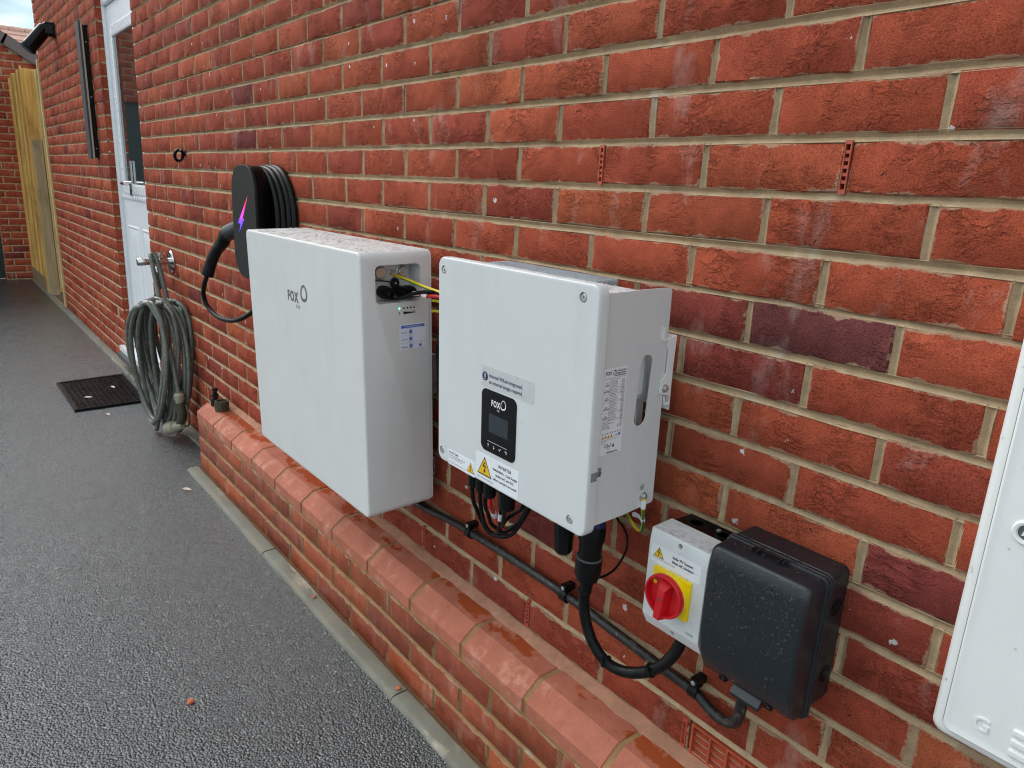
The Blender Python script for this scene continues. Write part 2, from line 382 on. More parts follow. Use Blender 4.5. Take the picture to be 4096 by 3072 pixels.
def plate(mb, F_, a0, a1, b0, b1, r, d0, d1, bev=.001, seg=5):
    """rounded plate from depth d0 to d1 (d1 is the visible face), its front edge rounded"""
    sg = 1 if d1 > d0 else -1; L_ = [[F_(a, b, d0) for a, b in rr(a0, a1, b0, b1, r, seg)]]
    for k in (0, .5, 1.):
        i = bev * (1 - math.sin(R(90) * (1 - k)) if k < 1 else 1.); dd = d1 - sg * bev * (1 - (0 if k == 0 else (.71 if k == .5 else 1.)))
        i = bev * {0: 0, .5: .29, 1.: 1.}[k]
        L_.append([F_(a, b, dd) for a, b in rr(a0 + i, a1 - i, b0 + i, b1 - i, max(r - i, .0003), seg)])
    i = bev * 1.5; L_.append([F_(a, b, d1) for a, b in rr(a0 + i, a1 - i, b0 + i, b1 - i, max(r - i, .0002), seg)])
    return mb.loft(L_)

MATRIX = {}; OFF = {}
def link(o, parent=None):
    COL.objects.link(o)
    if parent is not None:
        o.parent = parent
    return o
def tagit(o, label=None, cat=None, group=None, kind=None):
    for k, v in (('label', label), ('category', cat), ('group', group), ('kind', kind)):
        if v: o[k] = v
    return o
def thing(name, label, cat, loc, tilt=0., group=None, kind=None, base=None):
    """base: loc is the middle of the thing and the Empty goes this far below it"""
    o = bpy.data.objects.new(name, None); o.empty_display_size = .05
    if base is not None:
        loc = Vector(loc) + Matrix.Rotation(tilt, 3, 'X') @ Vector((0, 0, base)); OFF[o.name] = Matrix.Translation((0, 0, -base))
    o.location = loc; o.rotation_euler = (tilt, 0, 0); link(o)
    MATRIX[o.name] = Matrix.Translation(loc) @ Matrix.Rotation(tilt, 4, 'X')
    return tagit(o, label, cat, group, kind)
def mesh_of(name, mb, mat, ang=32, inv=None, rec=True):
    me = bpy.data.meshes.new(name)
    vv = mb.v if inv is None else [inv @ Vector(v) for v in mb.v]
    me.from_pydata(vv, [], mb.f); me.update()
    if rec:
        bm = bmesh.new(); bm.from_mesh(me); bmesh.ops.recalc_face_normals(bm, faces=bm.faces); bm.to_mesh(me); bm.free()
    me.polygons.foreach_set('use_smooth', [True] * len(me.polygons))
    me.set_sharp_from_angle(angle=R(ang))
    if mat: me.materials.append(mat)
    return me
def root_of(o):
    while o.parent is not None: o = o.parent
    return o
def part(name, mb, mat, parent, local=True, ang=32, label=None, kind=None):
    """local=False: the points of mb are world coordinates"""
    inv = OFF.get(root_of(parent).name)
    if not local:
        inv = MATRIX[root_of(parent).name].inverted()
    o = bpy.data.objects.new(name, mesh_of(name, mb, mat, ang, inv)); link(o, parent)
    return tagit(o, label, kind=kind)
def solo(name, mb, mat, label, cat, loc, group=None, kind=None, ang=32):
    o = bpy.data.objects.new(name, mesh_of(name, mb, mat, ang, Matrix.Translation(loc).inverted())); o.location = loc; link(o)
    MATRIX[o.name] = Matrix.Translation(loc)
    return tagit(o, label, cat, group, kind)
def cut(o, mbs):
    cs = []
    for mb in mbs:
        c = bpy.data.objects.new('tmp_cut', mesh_of('tmp_cut', mb, None, 32, OFF.get(root_of(o).name))); COL.objects.link(c)
        md = o.modifiers.new('b', 'BOOLEAN'); md.operation = 'DIFFERENCE'; md.object = c; md.solver = 'EXACT'; cs.append(c)
    par = o.parent; o.parent = None
    bpy.context.view_layer.update()
    dg = bpy.context.evaluated_depsgraph_get(); me = bpy.data.meshes.new_from_object(o.evaluated_get(dg))
    old = o.data; o.modifiers.clear(); o.data = me; me.name = old.name; bpy.data.meshes.remove(old)
    for c in cs:
        d = c.data; bpy.data.objects.remove(c); bpy.data.meshes.remove(d)
    o.parent = par
    o.data.polygons.foreach_set('use_smooth', [True] * len(o.data.polygons)); o.data.set_sharp_from_angle(angle=R(32))
    return o
_tc = {}
def textmb(mb, s, size, F_, a, b, d, align='LEFT', sx=1., bold=0., ex=.00025, rot=0., sp=1.):
    cu = bpy.data.curves.new('tmp_t', 'FONT'); cu.body = s; cu.size = size; cu.align_x = align; cu.resolution_u = 3
    cu.offset = bold; cu.space_character = sp
    o = bpy.data.objects.new('tmp_t', cu); COL.objects.link(o)
    bpy.context.view_layer.update()
    me = bpy.data.meshes.new_from_object(o.evaluated_get(bpy.context.evaluated_depsgraph_get()))
    sg = -1 if F_ is FRONT else 1
    cr_, sr_ = math.cos(rot), math.sin(rot)
    vs_ = []
    for v in me.vertices:
        x, y = v.co.x * sx, v.co.y
        vs_.append(F_(a + x * cr_ - y * sr_, b + x * sr_ + y * cr_, d + sg * ex))
    mb.add(vs_, [tuple(p.vertices) for p in me.polygons])
    bpy.data.objects.remove(o); bpy.data.curves.remove(cu); bpy.data.meshes.remove(me)
    return mb
def poly(mb, F_, pts, d0, d1):
    return mb.loft([[F_(a, b, d0) for a, b in pts], [F_(a, b, d1) for a, b in pts]])
def ringmark(mb, F_, cx, cz, rx, rz, d, w0=.2, shift=(0, 0), rot=0., n=28, egg=0.):
    """an uneven ring: outer ellipse minus an offset inner one"""
    out, inn = [], []
    for k in range(n):
        a = 2 * math.pi * k / n; c_, s_2 = math.cos(a), math.sin(a)
        q = 1 + egg * math.cos(3 * a + .6)
        for L_, f, sh in ((out, 1., (0, 0)), (inn, 1 - w0, shift)):
            x, z = c_ * rx * f * q + sh[0], s_2 * rz * f * q + sh[1]
            L_.append((cx + x * math.cos(rot) - z * math.sin(rot), cz + x * math.sin(rot) + z * math.cos(rot)))
    sg = -1 if F_ is FRONT else 1
    vs_ = [F_(*p_, d + sg * .0003) for p_ in out] + [F_(*p_, d + sg * .0003) for p_ in inn]
    return mb.add(vs_, [(k, (k + 1) % n, n + (k + 1) % n, n + k) for k in range(n)])
def warning(F_, parent, a, b, h, d):
    """yellow warning triangle with black rim and lightning arrow; (a,b) = top point"""
    sg = -1 if F_ is FRONT else 1; w = h * .58
    def tri(k): return [(a - w * k, b - h / 2 - h / 2 * k), (a + w * k, b - h / 2 - h / 2 * k), (a, b - h / 2 + h / 2 * k)]
    m1 = MB(); poly(m1, F_, tri(1.0), d, d + sg * .0002); o = part('warning_triangle', m1, INK, parent)
    m2 = MB(); poly(m2, F_, [(x, z - h * .0) for x, z in [(a - w * .86, b - h * .935), (a + w * .86, b - h * .935), (a, b - h * .10)]], d, d + sg * .0004); part('warning_field', m2, WARN, o)
    m3 = MB()
    q = lambda x, z: (a + x * h, b + z * h)
    for P in ([q(-.03, -.30), q(.06, -.27), q(-.05, -.52), q(-.13, -.52)], [q(-.13, -.52), q(-.05, -.56), q(.12, -.50), q(.11, -.46)], [q(.12, -.50), q(.06, -.50), q(-.02, -.74), q(.04, -.74)], [q(-.07, -.70), q(.09, -.74), q(-.01, -.87)]):
        poly(m3, F_, P, d, d + sg * .0006)
    part('lightning_arrow', m3, INK, o)
    return o

def screen(p):
    v = Vector(p) - CAM_POS; z = v.dot(FWD)
    if z < .03: return None
    f = 25.2007 / 36 * 1024
    return (512 + f * v.dot(RIGHT) / z, 384 + f * v.dot(DOWN) / z, z)

# ---------------------------------------------------------------- ground
GZ = -1.318
g = MB(); g.add([(-60, -40, GZ), (40, -40, GZ), (40, 20, GZ), (-60, 20, GZ)], [(0, 1, 2, 3)])
ground = solo('ground', g, ASPHALT, 'damp dark grey asphalt driveway', 'ground', (0, 0, GZ), kind='structure')

# ---------------------------------------------------------------- brick meshes
def brick_mesh(seed, Lx=.215, H=.065, D=.1, jit=.0016, bev=.0034):
    r = random.Random(seed); hx, hz = Lx / 2, H / 2
    per = [(-hx, -hz), (-hx / 2, -hz), (0, -hz), (hx / 2, -hz), (hx, -hz), (hx, hz), (hx / 2, hz), (0, hz), (-hx / 2, hz), (-hx, hz)]
    out = [(x + r.uniform(-jit, jit), z + r.uniform(-jit, jit)) for x, z in per]
    b = bev * r.uniform(.7, 1.2)
    inn = [(x - math.copysign(b, x) * (1 if abs(x) > .01 * 1 and abs(abs(x) - hx) < .01 else 0), z - math.copysign(b, z)) for x, z in out]
    m_ = MB(); m_.loft([[(x, D, z) for x, z in out], [(x, bev * .75 + r.uniform(-.0004, .0006), z) for x, z in out], [(x, r.uniform(-.0006, .0004), z) for x, z in inn]])
    return m_
BR = [brick_mesh(s) for s in range(14)]
BRM = [mesh_of('brick', b, BRICK_O, 50) for b in BR]
PLM = [mesh_of('plinth_brick', b, PLINTH_O, 50) for b in BR]
PAL = [((.395, .083, .043), 7), ((.370, .075, .041), 7), ((.420, .094, .047), 4), ((.340, .068, .041), 3.4), ((.295, .060, .040), 1.0), ((.215, .048, .042), .2), ((.450, .108, .050), 1.4)]
def pick(r):
    t_ = r.uniform(0, sum(w for _, w in PAL))
    for c, w in PAL:
        t_ -= w
        if t_ <= 0: break
    k = r.uniform(.92, 1.08); return tuple(v * k for v in c)

class Wall:
    """collects bricks and joints; facing -y in its own frame"""
    def __init__(s): s.items = []; s.joint = MB()
    def bed(s, x0, x1, z, r, h=.0066, dep=.0072, y=0., step=.11):
        n = max(2, int((x1 - x0) / step)); L_ = []
        for i in range(n + 1):
            x = x0 + (x1 - x0) * i / n; dz = r.uniform(-.0009, .0009); hh = h + r.uniform(-.0006, .0010)
            L_.append([(x, y + .0026, z + dz + hh), (x, y + .0012, z + dz + hh * .88), (x, y + dep * .75, z + dz + hh * .45), (x, y + dep, z + dz), (x, y + dep * .72, z + dz - hh * .45), (x, y + .0008 + r.uniform(-.0006, .0008), z + dz - hh * .88), (x, y + .0026, z + dz - hh)])
        s.joint.loft(L_, False, False, False)
    def perp(s, x, z, r, H=.065, h=.0064, dep=.0062, y=0.):
        L_ = []
        for i in range(4):
            zz = z - H / 2 - .001 + (H + .002) * i / 3; dx = r.uniform(-.0007, .0007); hh = h + r.uniform(-.0004, .0012)
            L_.append([(x + dx + k * hh, y + d, zz) for k, d in ((1., .0026), (.85, .0012), (.45, dep * .7), (0, dep * .92), (-.45, dep * .7), (-.85, .0012), (-1., .0026))])
        s.joint.loft(L_, False, False, False)

# ---------------------------------------------------------------- house wall
MEAS = {-4: [-1.128, -1.36, -1.584, -1.81, -2.04], -3: [-.56, -.787, -1.013, -1.241, -1.461, -1.69, -1.923, -2.15],
        -2: [-.677, -.453, -.226, -.002, -.899, -1.128, -1.35, -1.573, -1.804, -2.032],
        -1: [-.561, -.336, -.112, .113, -.787, -1.008, -1.233, -1.456, -1.678, -1.906, -2.138],
        0: [-.444, -.674, -.223, .002, -.897, -1.12, -1.343, -1.569, -1.796, -2.024], 1: [-.56, -.333, -.106, .12, -1.676, -1.449],
        2: [-1.575, -1.344, -1.801, -.675, -.456, -.227, -.004], 3: [-.111, .107], 4: [-.227, -.004], 5: [-.11, .112], 6: [-.232, -.001, .221], 7: [.114],
        13: [-.567, -1.007, -.1125]}
DZ = {-4: .0035, -3: .0019, 2: -.0032, 7: .0013}
WL, WR, DL, DR, DTOP, DBOT = -7.20, 2.05, -4.690, -3.815, 1.02, -1.235
wall = thing('brick_wall', 'long red brick house wall carrying the white boxes, meter box and door', 'wall', (-3.2, 0, -1.31))
W = Wall(); wr = random.Random(5)
TINT = {(3, 0): (.145, .048, .052), (7, 2): (.20, .052, .05), (0, 0): (.36, .08, .05)}
VENT_SLOTS = [(0, -.444), (0, .002), (13, -.567), (13, -1.007), (13, -.1265)]
for n in range(-34, 18):
    zc = -.075 * n + DZ.get(n, 0)
    off = .5 if n % 2 else 0.
    px = [.225 * (k + off) + wr.uniform(-.0022, .0022) for k in range(-33, 10)]
    for mx_ in MEAS.get(n, []):
        j = min(range(len(px)), key=lambda i: abs(px[i] - mx_)); px[j] = mx_
    zj = zc + .0375
    in_door = DBOT < zc < DTOP
    for a, b in ([(WL, DL), (DR, WR)] if in_door else [(WL, WR)]):
        W.bed(a + (.005 if a == DR else 0), b - (.005 if b == DL else 0), zj, wr)
        xs = [a - .005] + [x for x in px if a + .03 < x < b - .03] + [b + .005]
        for i in range(len(xs) - 1):
            x0, x1 = xs[i] + .005, xs[i + 1] - .005
            key = (n, round((x0 + x1) / .225))
            if n == 13 and -.12 < (x0 + x1) / 2 < .11: continue      # the air brick
            if n == 13 and abs((x0 + x1) / 2 + 5.04) < .12: continue
            if n == 13 and abs((x0 + x1) / 2 + 6.58) < .12: continue
            if n == 3 and abs((x0 + x1) / 2) < .06: col = (.160, .047, .046)
            elif n == 3 and abs((x0 + x1) / 2 + .22) < .06: col = (.255, .054, .042)
            elif n == 4 and abs((x0 + x1) / 2 + .115) < .06: col = (.27, .055, .042)
            elif n == 7 and (x0 + x1) / 2 > .2: col = (.23, .05, .043)
            elif n in (1, 2) and x0 > -.15: col = (.41, .086, .044)
            elif n == 10 and x0 > .05: col = (.42, .11, .05)
            else: col = pick(wr)
            W.items.append(((x0 + x1) / 2, zc + wr.uniform(-.0007, .0007), x1 - x0, col, wr.randrange(14), wr.uniform(-.0012, .0012)))
            if i and not any(vn == n and abs(vx - xs[i]) < .02 for vn, vx in VENT_SLOTS): W.perp(xs[i], zc, wr)
W.bed(WL, WR, -.075 * 17 - .0375, wr)
# the largest 300 in the picture are single bricks, the others one field
def area(x, z, w, y=0.):
    ps = [screen((x + sx * w / 2, y, z + sz * .0325)) for sx, sz in ((-1, -1), (1, -1), (1, 1), (-1, 1))]
    if any(p_ is None for p_ in ps): return 0
    cx = sum(p_[0] for p_ in ps) / 4; cy = sum(p_[1] for p_ in ps) / 4
    if not (-40 < cx < 1064 and -40 < cy < 808): return 0
    if x > -2.66 and z < -1.04: return 0
    return abs(sum(ps[i][0] * ps[(i + 1) % 4][1] - ps[(i + 1) % 4][0] * ps[i][1] for i in range(4))) / 2
def hidden(x, z):
    return (-1.58 < x < -1.02 and -.82 < z < -.24) or (-.68 < x < -.34 and -.66 < z < -.25) or (x > .40 and -.60 < z < -.2)
ranked = sorted(W.items, key=lambda it: -(0 if hidden(it[0], it[1]) else area(it[0], it[1], it[2])))
wall_origin = MATRIX[wall.name].inverted()
fld = MB(); fcol = []
for i, (x, z, w, col, k, dy) in enumerate(ranked):
    if i < 300:
        o = bpy.data.objects.new('brick', BRM[k]); o.location = wall_origin @ Vector((x, dy, z)); o.scale = (w / .215, 1, 1); o.color = (*col, 1); link(o, wall)
    else:
        b = BR[k]; s_ = w / .215; fld.add([(v[0] * s_ + x, v[1] + dy, v[2] + z) for v in b.v], b.f); fcol += [col] * len(b.f)
def field(name, mb, cols, mat, parent, local=False, xf=None):
    vv = mb.v if xf is None else [xf(v) for v in mb.v]
    me = bpy.data.meshes.new(name); inv = Matrix.Identity(4) if local else MATRIX[root_of(parent).name].inverted()
    me.from_pydata([inv @ Vector(v) for v in vv], [], mb.f); me.update()
    at = me.attributes.new('tint', 'FLOAT_COLOR', 'FACE')
    at.data.foreach_set('color', [c for col in cols for c in (*col, 1.)])
    me.polygons.foreach_set('use_smooth', [True] * len(me.polygons)); me.set_sharp_from_angle(angle=R(50))
    me.materials.append(mat); o = bpy.data.objects.new(name, me); link(o, parent); o['kind'] = 'stuff'; return o
field('brick_field', fld, fcol, BRICK_A, wall)
part('mortar_joint', W.joint, MORTAR, wall, False, 40, kind='stuff')
core = MB()
for x0, x1, z0, z1 in ((WL + .002, DL - .003, -1.42, 1.42), (DR + .003, WR, -1.42, 1.42), (DL - .003, DR + .003, DTOP, 1.42), (DL - .003, DR + .003, -1.42, DBOT - .02)):
    core.box(x0, x1, .0105, .25, z0, 2.58 if z1 > 1.4 else z1)
part('wall_core', core, MORTAR, wall, False)

def weep(x, z0, z1, n=6, w=.0095, parent=wall):
    """terracotta weep vent standing in a vertical joint"""
    b = MB(); b.box(x - w / 2, x + w / 2, -.0015, .03, z0, z0 + .006); b.box(x - w / 2, x + w / 2, -.0015, .03, z1 - .005, z1)
    b.box(x - w / 2, x - w / 2 + .0016, -.0015, .03, z0 + .006, z1 - .005); b.box(x + w / 2 - .0016, x + w / 2, -.0015, .03, z0 + .006, z1 - .005)
    st = (z1 - z0 - .011) / n
    for i in range(1, n): b.box(x - w / 2 + .0016, x + w / 2 - .0016, -.0005, .028, z0 + .006 + st * i - .0022, z0 + .006 + st * i + .0022)
    o = part('weep_vent', b, TERRA, parent, False); d = MB(); d.box(x - w / 2 + .0015, x + w / 2 - .0015, .009, .012, z0 + .004, z1 - .004); part('vent_back', d, BLACK, o, False)
weep(-.444, -.034, .034); weep(.002, -.034, .034)
weep(-.567, -1.004, -.938); weep(-1.007, -1.003, -.94); weep(-.1265, -1.008, -.95)
def airbrick(x0, x1, z0, z1, nx, nz_):
    b = MB(); e = .004
    b.box(x0, x1, -.001, .05, z0, z0 + e); b.box(x0, x1, -.001, .05, z1 - e, z1); b.box(x0, x0 + e, -.001, .05, z0 + e, z1 - e); b.box(x1 - e, x1, -.001, .05, z0 + e, z1 - e)
    o = part('air_brick', b, TERRA, wall, False)
    wx = (x1 - x0 - 2 * e) / nx; wz = (z1 - z0 - 2 * e) / nz_
    for i in range(1, nx):
        q = MB(); q.box(x0 + e + wx * i - .0018, x0 + e + wx * i + .0018, .0, .045, z0 + e, z1 - e); part('mullion', q, TERRA, o, False)
    for j in range(nz_):
        q = MB(); zz = z0 + e + wz * j
        q.loft([[(x0 + e, .002, zz + .001), (x0 + e, .004, zz - .0008), (x0 + e, .03, zz + wz * .62), (x0 + e, .028, zz + wz * .68)], [(x1 - e, .002, zz + .001), (x1 - e, .004, zz - .0008), (x1 - e, .03, zz + wz * .62), (x1 - e, .028, zz + wz * .68)]])
        part('louvre', q, TERRA, o, False)
airbrick(-.112, .103, -1.012, -.949, 6, 4)
airbrick(-5.145, -4.94, -1.010, -.944, 8, 5); airbrick(-6.69, -6.48, -1.010, -.944, 8, 5)

# ---------------------------------------------------------------- plinth wall with cant brick coping
PY = -.118; PXL = -2.680; PXR = 2.03
plinth = thing('plinth_wall', 'low projecting brick plinth with salmon chamfered coping below the white boxes', 'plinth', (-1.0, PY, GZ))
pinv = MATRIX[plinth.name].inverted(); P = Wall(); pr_ = random.Random(9)
for n, zc in enumerate((-1.132, -1.2075, -1.283, -1.358)):
    P.bed(PXL + .001, PXR, zc + .0377, pr_, .0058, .0050, PY)
    first = -2.5645 if n % 2 == 0 else -2.452
    xs = [PXL - .005]; x = first
    while x < PXR: xs.append(x + pr_.uniform(-.0015, .0015)); x += .2247
    for i in range(len(xs) - 1):
        x0, x1 = xs[i] + .005, xs[i + 1] - .005; k = pr_.uniform(.85, 1.15)
        c_ = random.Random(n * 99 + i).choice([(.40, .088, .034), (.36, .080, .036), (.44, .105, .038), (.34, .075, .04)])
        o = bpy.data.objects.new('brick', PLM[pr_.randrange(14)]); o.location = pinv @ Vector(((x0 + x1) / 2, PY + pr_.uniform(-.001, .001), zc)); o.scale = ((x1 - x0) / .215, 1, 1); o.color = (*[v * k for v in c_], 1); link(o, plinth)
        if i: P.perp(xs[i], zc, pr_, y=PY)
part('mortar_joint', P.joint, MORTAR_P, plinth, False, 40, kind='stuff')
q = MB(); q.box(PXL + .002, PXR, PY + .0072, .004, -1.45, -1.094); part('wall_core', q, MORTAR_P, plinth, False)
# coping: chamfered bricks on a bed of mortar, pointed against the wall
CP = [(-.1195, -1.0885), (-.1195, -1.057), (-.1165, -1.0535), (-.0785, -1.0250), (-.0745, -1.0228), (-.020, -1.0215), (-.020, -1.0885)]
for i in range(20):
    xa = PXL if i == 0 else -2.452 + .2247 * (i - 1) + .0055
    xb = -2.452 + .2247 * i - .0055
    r = random.Random(40 + i); L_ = []
    for x, ins in ((xa, .0022), (xa + .0022, 0), (xb - .0022, 0), (xb, .0022)):
        L_.append([(x + r.uniform(-.0003, .0003), y + (ins if y < -.03 else 0) , z - (ins if z > -1.08 else 0)) for y, z in CP])
    b = MB(); b.loft(L_); o = part('coping_brick', b, CANT, plinth, False, 24)
    k = r.uniform(.92, 1.06); o.color = (.47 * k, .158 * k, .098 * k, 1)
b = MB()
for i in range(20):
    x = -2.452 + .2247 * i; L_ = []
    CI = [(-.1160, -1.0885), (-.1160, -1.057), (-.1140, -1.0550), (-.0770, -1.0273), (-.0735, -1.0252), (-.020, -1.0242), (-.020, -1.0885)]
    b.loft([[(x + s, y, z) for y, z in CI] for s in (-.007, .007)])
b.loft([[(x, -.1165, -1.0875), (x, -.1165, -1.0952), (x, -.02, -1.0952), (x, -.02, -1.0875)] for x in (PXL + .002, PXR)])
part('coping_joint', b, MORTAR_P, plinth, False, kind='stuff')
b = MB(); r = random.Random(3); L_ = []
for i in range(123):
    x = PXL + .02 + i * .038; e = r.uniform(-.006, .006); h = r.uniform(-.003, .004)
    L_.append([(x, .002, -1.009 + h), (x, -.005, -1.0115 + h), (x, -.011 + e * .4, -1.0175), (x, -.0225 + e * .6, -1.0204), (x, -.0245 + e * .6, -1.0235), (x, .002, -1.03)])
b.loft(L_); part('mortar_fillet', b, mortar_mat('mortar_fillet_pink', (.44, .22, .14)), plinth, False, 50)

# ---------------------------------------------------------------- concrete edging
HAUNCH = mortar_mat('haunch_brown', (.17, .085, .04))
def edging(name, label, x_list, y0, y1, top):
    e = thing(name, label, 'kerb', (x_list[0], (y0 + y1) / 2, GZ), kind='structure')
    for i in range(len(x_list) - 1):
        xa, xb = x_list[i] + .003, x_list[i + 1] - .003; r = random.Random(i + 70)
        n = 7; L_ = []
        for k in range(n + 1):
            x = xa + (xb - xa) * k / n; dy = r.uniform(-.0025, .0025); dz = r.uniform(-.0015, .0015)
            L_.append([(x, y1, -1.45), (x, y1, top + dz), (x, y0 + .014 + dy, top + dz), (x, y0 + .006 + dy, top - .003 + dz), (x, y0 + dy, top - .011), (x, y0 + dy, -1.45)])
        b = MB(); b.loft(L_); part('kerb_stone', b, KERB, e, False, 60)
    b = MB(); b.box(x_list[0] + .01, x_list[-1], y0 + .006, y1 - .004, -1.45, top - .006); part('joint_fill', b, KERB, e, False)
    b = MB(); b.box(x_list[0], x_list[-1], y1 - .001, y1 + .06, -1.45, top - .008); part('mortar_haunch', b, HAUNCH, e, False)
edging('concrete_edging', 'grey concrete edging along the foot of the plinth', [-2.675, -1.762, -.865, .04, .95, 1.86], -.181, -.134, -1.306)
edging('concrete_edging', 'mossy concrete edging along the far wall foot and fence', [-9.36, -8.27, -7.18, -6.27, -5.36, -4.45, -3.55, -2.70], -.052, -.004, -1.306)

# ---------------------------------------------------------------- garage at the end of the drive (faces +x)
GX = -9.37
gar = thing('garage', 'brick garage gable with dark door at the end of the drive', 'garage', (GX, -1.4, GZ))
ginv = MATRIX[gar.name].inverted(); gr = random.Random(21); Gw = Wall(); gf = MB(); gcol = []; rot = Matrix.Rotation(R(90), 4, 'Z')
def gx(v): return (GX - v[1], v[0], v[2])                 # local x -> y, local -y -> +x
def vergez(y): return 1.185 + (-.058 - y) * .615 if y > -1.4 else 1.185 + (-.058 + 1.4) * .615 - (-1.4 - y) * .615
for n in range(0, 46):
    zc = -1.2725 + .0747 * n
    ymax = min(.62, -.058 - (zc + .03 - 1.185) / .615) if zc > .75 else .62
    ymin = max(-3.1, -2.8 - ymax) if zc > .75 else -3.1
    if ymax - ymin < .3: break
    spans = [(ymin, -2.62), (-.278, ymax)] if zc < .72 else [(ymin, ymax)]
    for a, b_ in spans:
        Gw.bed(a, b_, zc + .0375, gr, step=.3)
        xs = [a - .005] + [x for x in (.225 * (k + (.5 if n % 2 else 0)) + .03 for k in range(-16, 5)) if a + .05 < x < b_ - .05] + [b_ + .005]
        for i in range(len(xs) - 1):
            x0, x1 = xs[i] + .005, xs[i + 1] - .005; k = gr.randrange(14); col = pick(gr); cx = (x0 + x1) / 2
            if cx > -.45 and cx < .40 and zc < 1.3:
                o = bpy.data.objects.new('brick', BRM[k]); o.location = ginv @ Vector((GX, cx, zc)); o.rotation_euler = (0, 0, R(90)); o.scale = ((x1 - x0) / .215, 1, 1); o.color = (*col, 1); link(o, gar)
            else:
                s_ = (x1 - x0) / .215; gf.add([(v[0] * s_ + cx, v[1], v[2] + zc) for v in BR[k].v], BR[k].f); gcol += [col] * len(BR[k].f)
            if i: Gw.perp(xs[i], zc, gr)
field('brick_field', gf, gcol, BRICK_A, gar, xf=gx)
b = MB(); b.add([gx(v) for v in Gw.joint.v], Gw.joint.f); part('mortar_joint', b, MORTAR, gar, False, kind='stuff')
b = MB()
b.box(GX - .25, GX - .0075, -.275, .62, -1.4, .78); b.box(GX - .25, GX - .0075, -3.1, -2.625, -1.4, .78)
b.loft([[(x, .62, .78), (x, -.058 - .0, 1.19), (x, -1.4, 2.0), (x, -2.74, 1.19), (x, -3.42, .78)] for x in (GX - .25, GX - .0075)])
part('wall_core', b, MORTAR, gar, False)
gd = MB(); gd.box(GX - .13, GX - .10, -2.64, -.26, -1.31, .74); o = part('garage_door', gd, GDOOR, gar, False)
for i in range(8):
    b = MB(); y = -2.60 + .29 * i; b.box(GX - .10, GX - .088, y, y + .25, -1.28, .72); part('door_rib', b, GDOOR, o, False)
def verge_cap(i):
    y0 = -1.4 + .335 * i; y1 = y0 + .345; b = MB(); z = lambda y: 1.185 + (-.058 - y) * .615
    t0, t1 = .107, -.01
    lift = .008 * ((i % 2) * 2 - 1) * .0
    L_ = []
    for x in (GX - .06, GX + .035):
        L_.append([(x, y0, z(y0) + t1), (x, y1 + .012, z(y1) + t1 - .012), (x, y1 + .060, z(y1) + t0 - .028), (x, y0 + .055, z(y0) + t0 - .022)])
    b.loft(L_); b.lathe((GX + .035, y0 + .22, z(y0 + .22) + .045), (1, 0, 0), [(0, .005), (.003, .004)], 8)
    part('verge_cap', b, VERGE, gar, False, 20)
for i in range(6): verge_cap(i)
b = MB(); z = lambda y: 1.185 + (-.058 - y) * .615
b.loft([[(x, -1.4, 2.10), (x, .75, .76), (x, .75, .70), (x, -1.4, 2.02)] for x in (GX - 5, GX - .05)])
b.loft([[(x, -1.4, 2.10), (x, -3.55, .76), (x, -3.55, .70), (x, -1.4, 2.02)] for x in (GX - 5, GX - .05)])
part('roof', b, TILE, gar, False)

# ---------------------------------------------------------------- far house roof
house = thing('far_house', 'pink tiled house roof showing beyond the garage verge', 'house', (-32, 2, GZ))
b = MB(); b.box(-38, -28.9, -6, 12, GZ, 2.0); part('wall', b, plain('far_house_brick', (.33, .12, .08), .85, bump=.3, bs=60), house, False)
rx0, rz0, ca, sa = -28.4, 2.22, math.cos(R(38)), math.sin(R(38)); gauge = .31
rr_ = random.Random(6)
for i in range(11):
    b = MB(); s0 = i * gauge; s1 = s0 + gauge + .05
    p0 = (rx0 - s0 * ca, rz0 + s0 * sa); p1 = (rx0 - s1 * ca, rz0 + s1 * sa); n_ = (sa, ca); th = .045
    L_ = []
    for k in range(0, 55):
        y = -6 + k * .33; e = rr_.uniform(-.006, .006)
        L_.append([(p0[0], y, p0[1]), (p0[0] + n_[0] * (th + e), y, p0[1] + n_[1] * (th + e)), (p1[0] + n_[0] * .006, y, p1[1] + n_[1] * .006), (p1[0], y, p1[1])])
    b.loft(L_); part('tile_course', b, TILE, house, False, 20)
s1 = 11 * gauge; ridge = (rx0 - s1 * ca, rz0 + s1 * sa)
for k in range(26):
    b = MB(); y = -5 + k * .45; b.lathe((ridge[0], y, ridge[1] - .01), (0, 1, 0), [(0, .10), (.02, .125), (.43, .118), (.445, .10)], 10); part('ridge_tile', b, RIDGE, house, False)

# ---------------------------------------------------------------- timber fence and gate
fence = thing('timber_fence', 'yellow close board fence panel next to the garage corner', 'fence', (-8.7, -.02, GZ))
fr = random.Random(31)
nb = 11
for i in range(nb):
    x0 = -9.36 + i * (1.24 / nb); x1 = x0 + 1.24 / nb + .010; dj = fr.uniform(-.004, .004); b = MB(); top = .835 + fr.uniform(-.02, .02); bot = -1.16 + fr.uniform(-.01, .01)
    b.loft([[(x0, -.012, z), (x0, -.020, z), (x1, -.040 + dj, z), (x1, -.022, z)] for z in (bot, -.3, .3, top)])
    part('fence_board', b, (WOOD, WOOD_B, WOOD_C)[i % 3], fence, False)
b = MB(); b.box(-9.36, -8.125, -.034, -.010, -1.305, -1.165); part('gravel_board', b, WOOD_D, fence, False)
for z in (-.9, -.15, .6):
    b = MB(); b.box(-9.36, -8.13, -.006, .04, z, z + .06); part('rail', b, WOOD, fence, False)
b = MB(); b.box(-8.122, -8.10, -.04, .088, -1.30, .822); part('return_board', b, WOOD, fence, False)
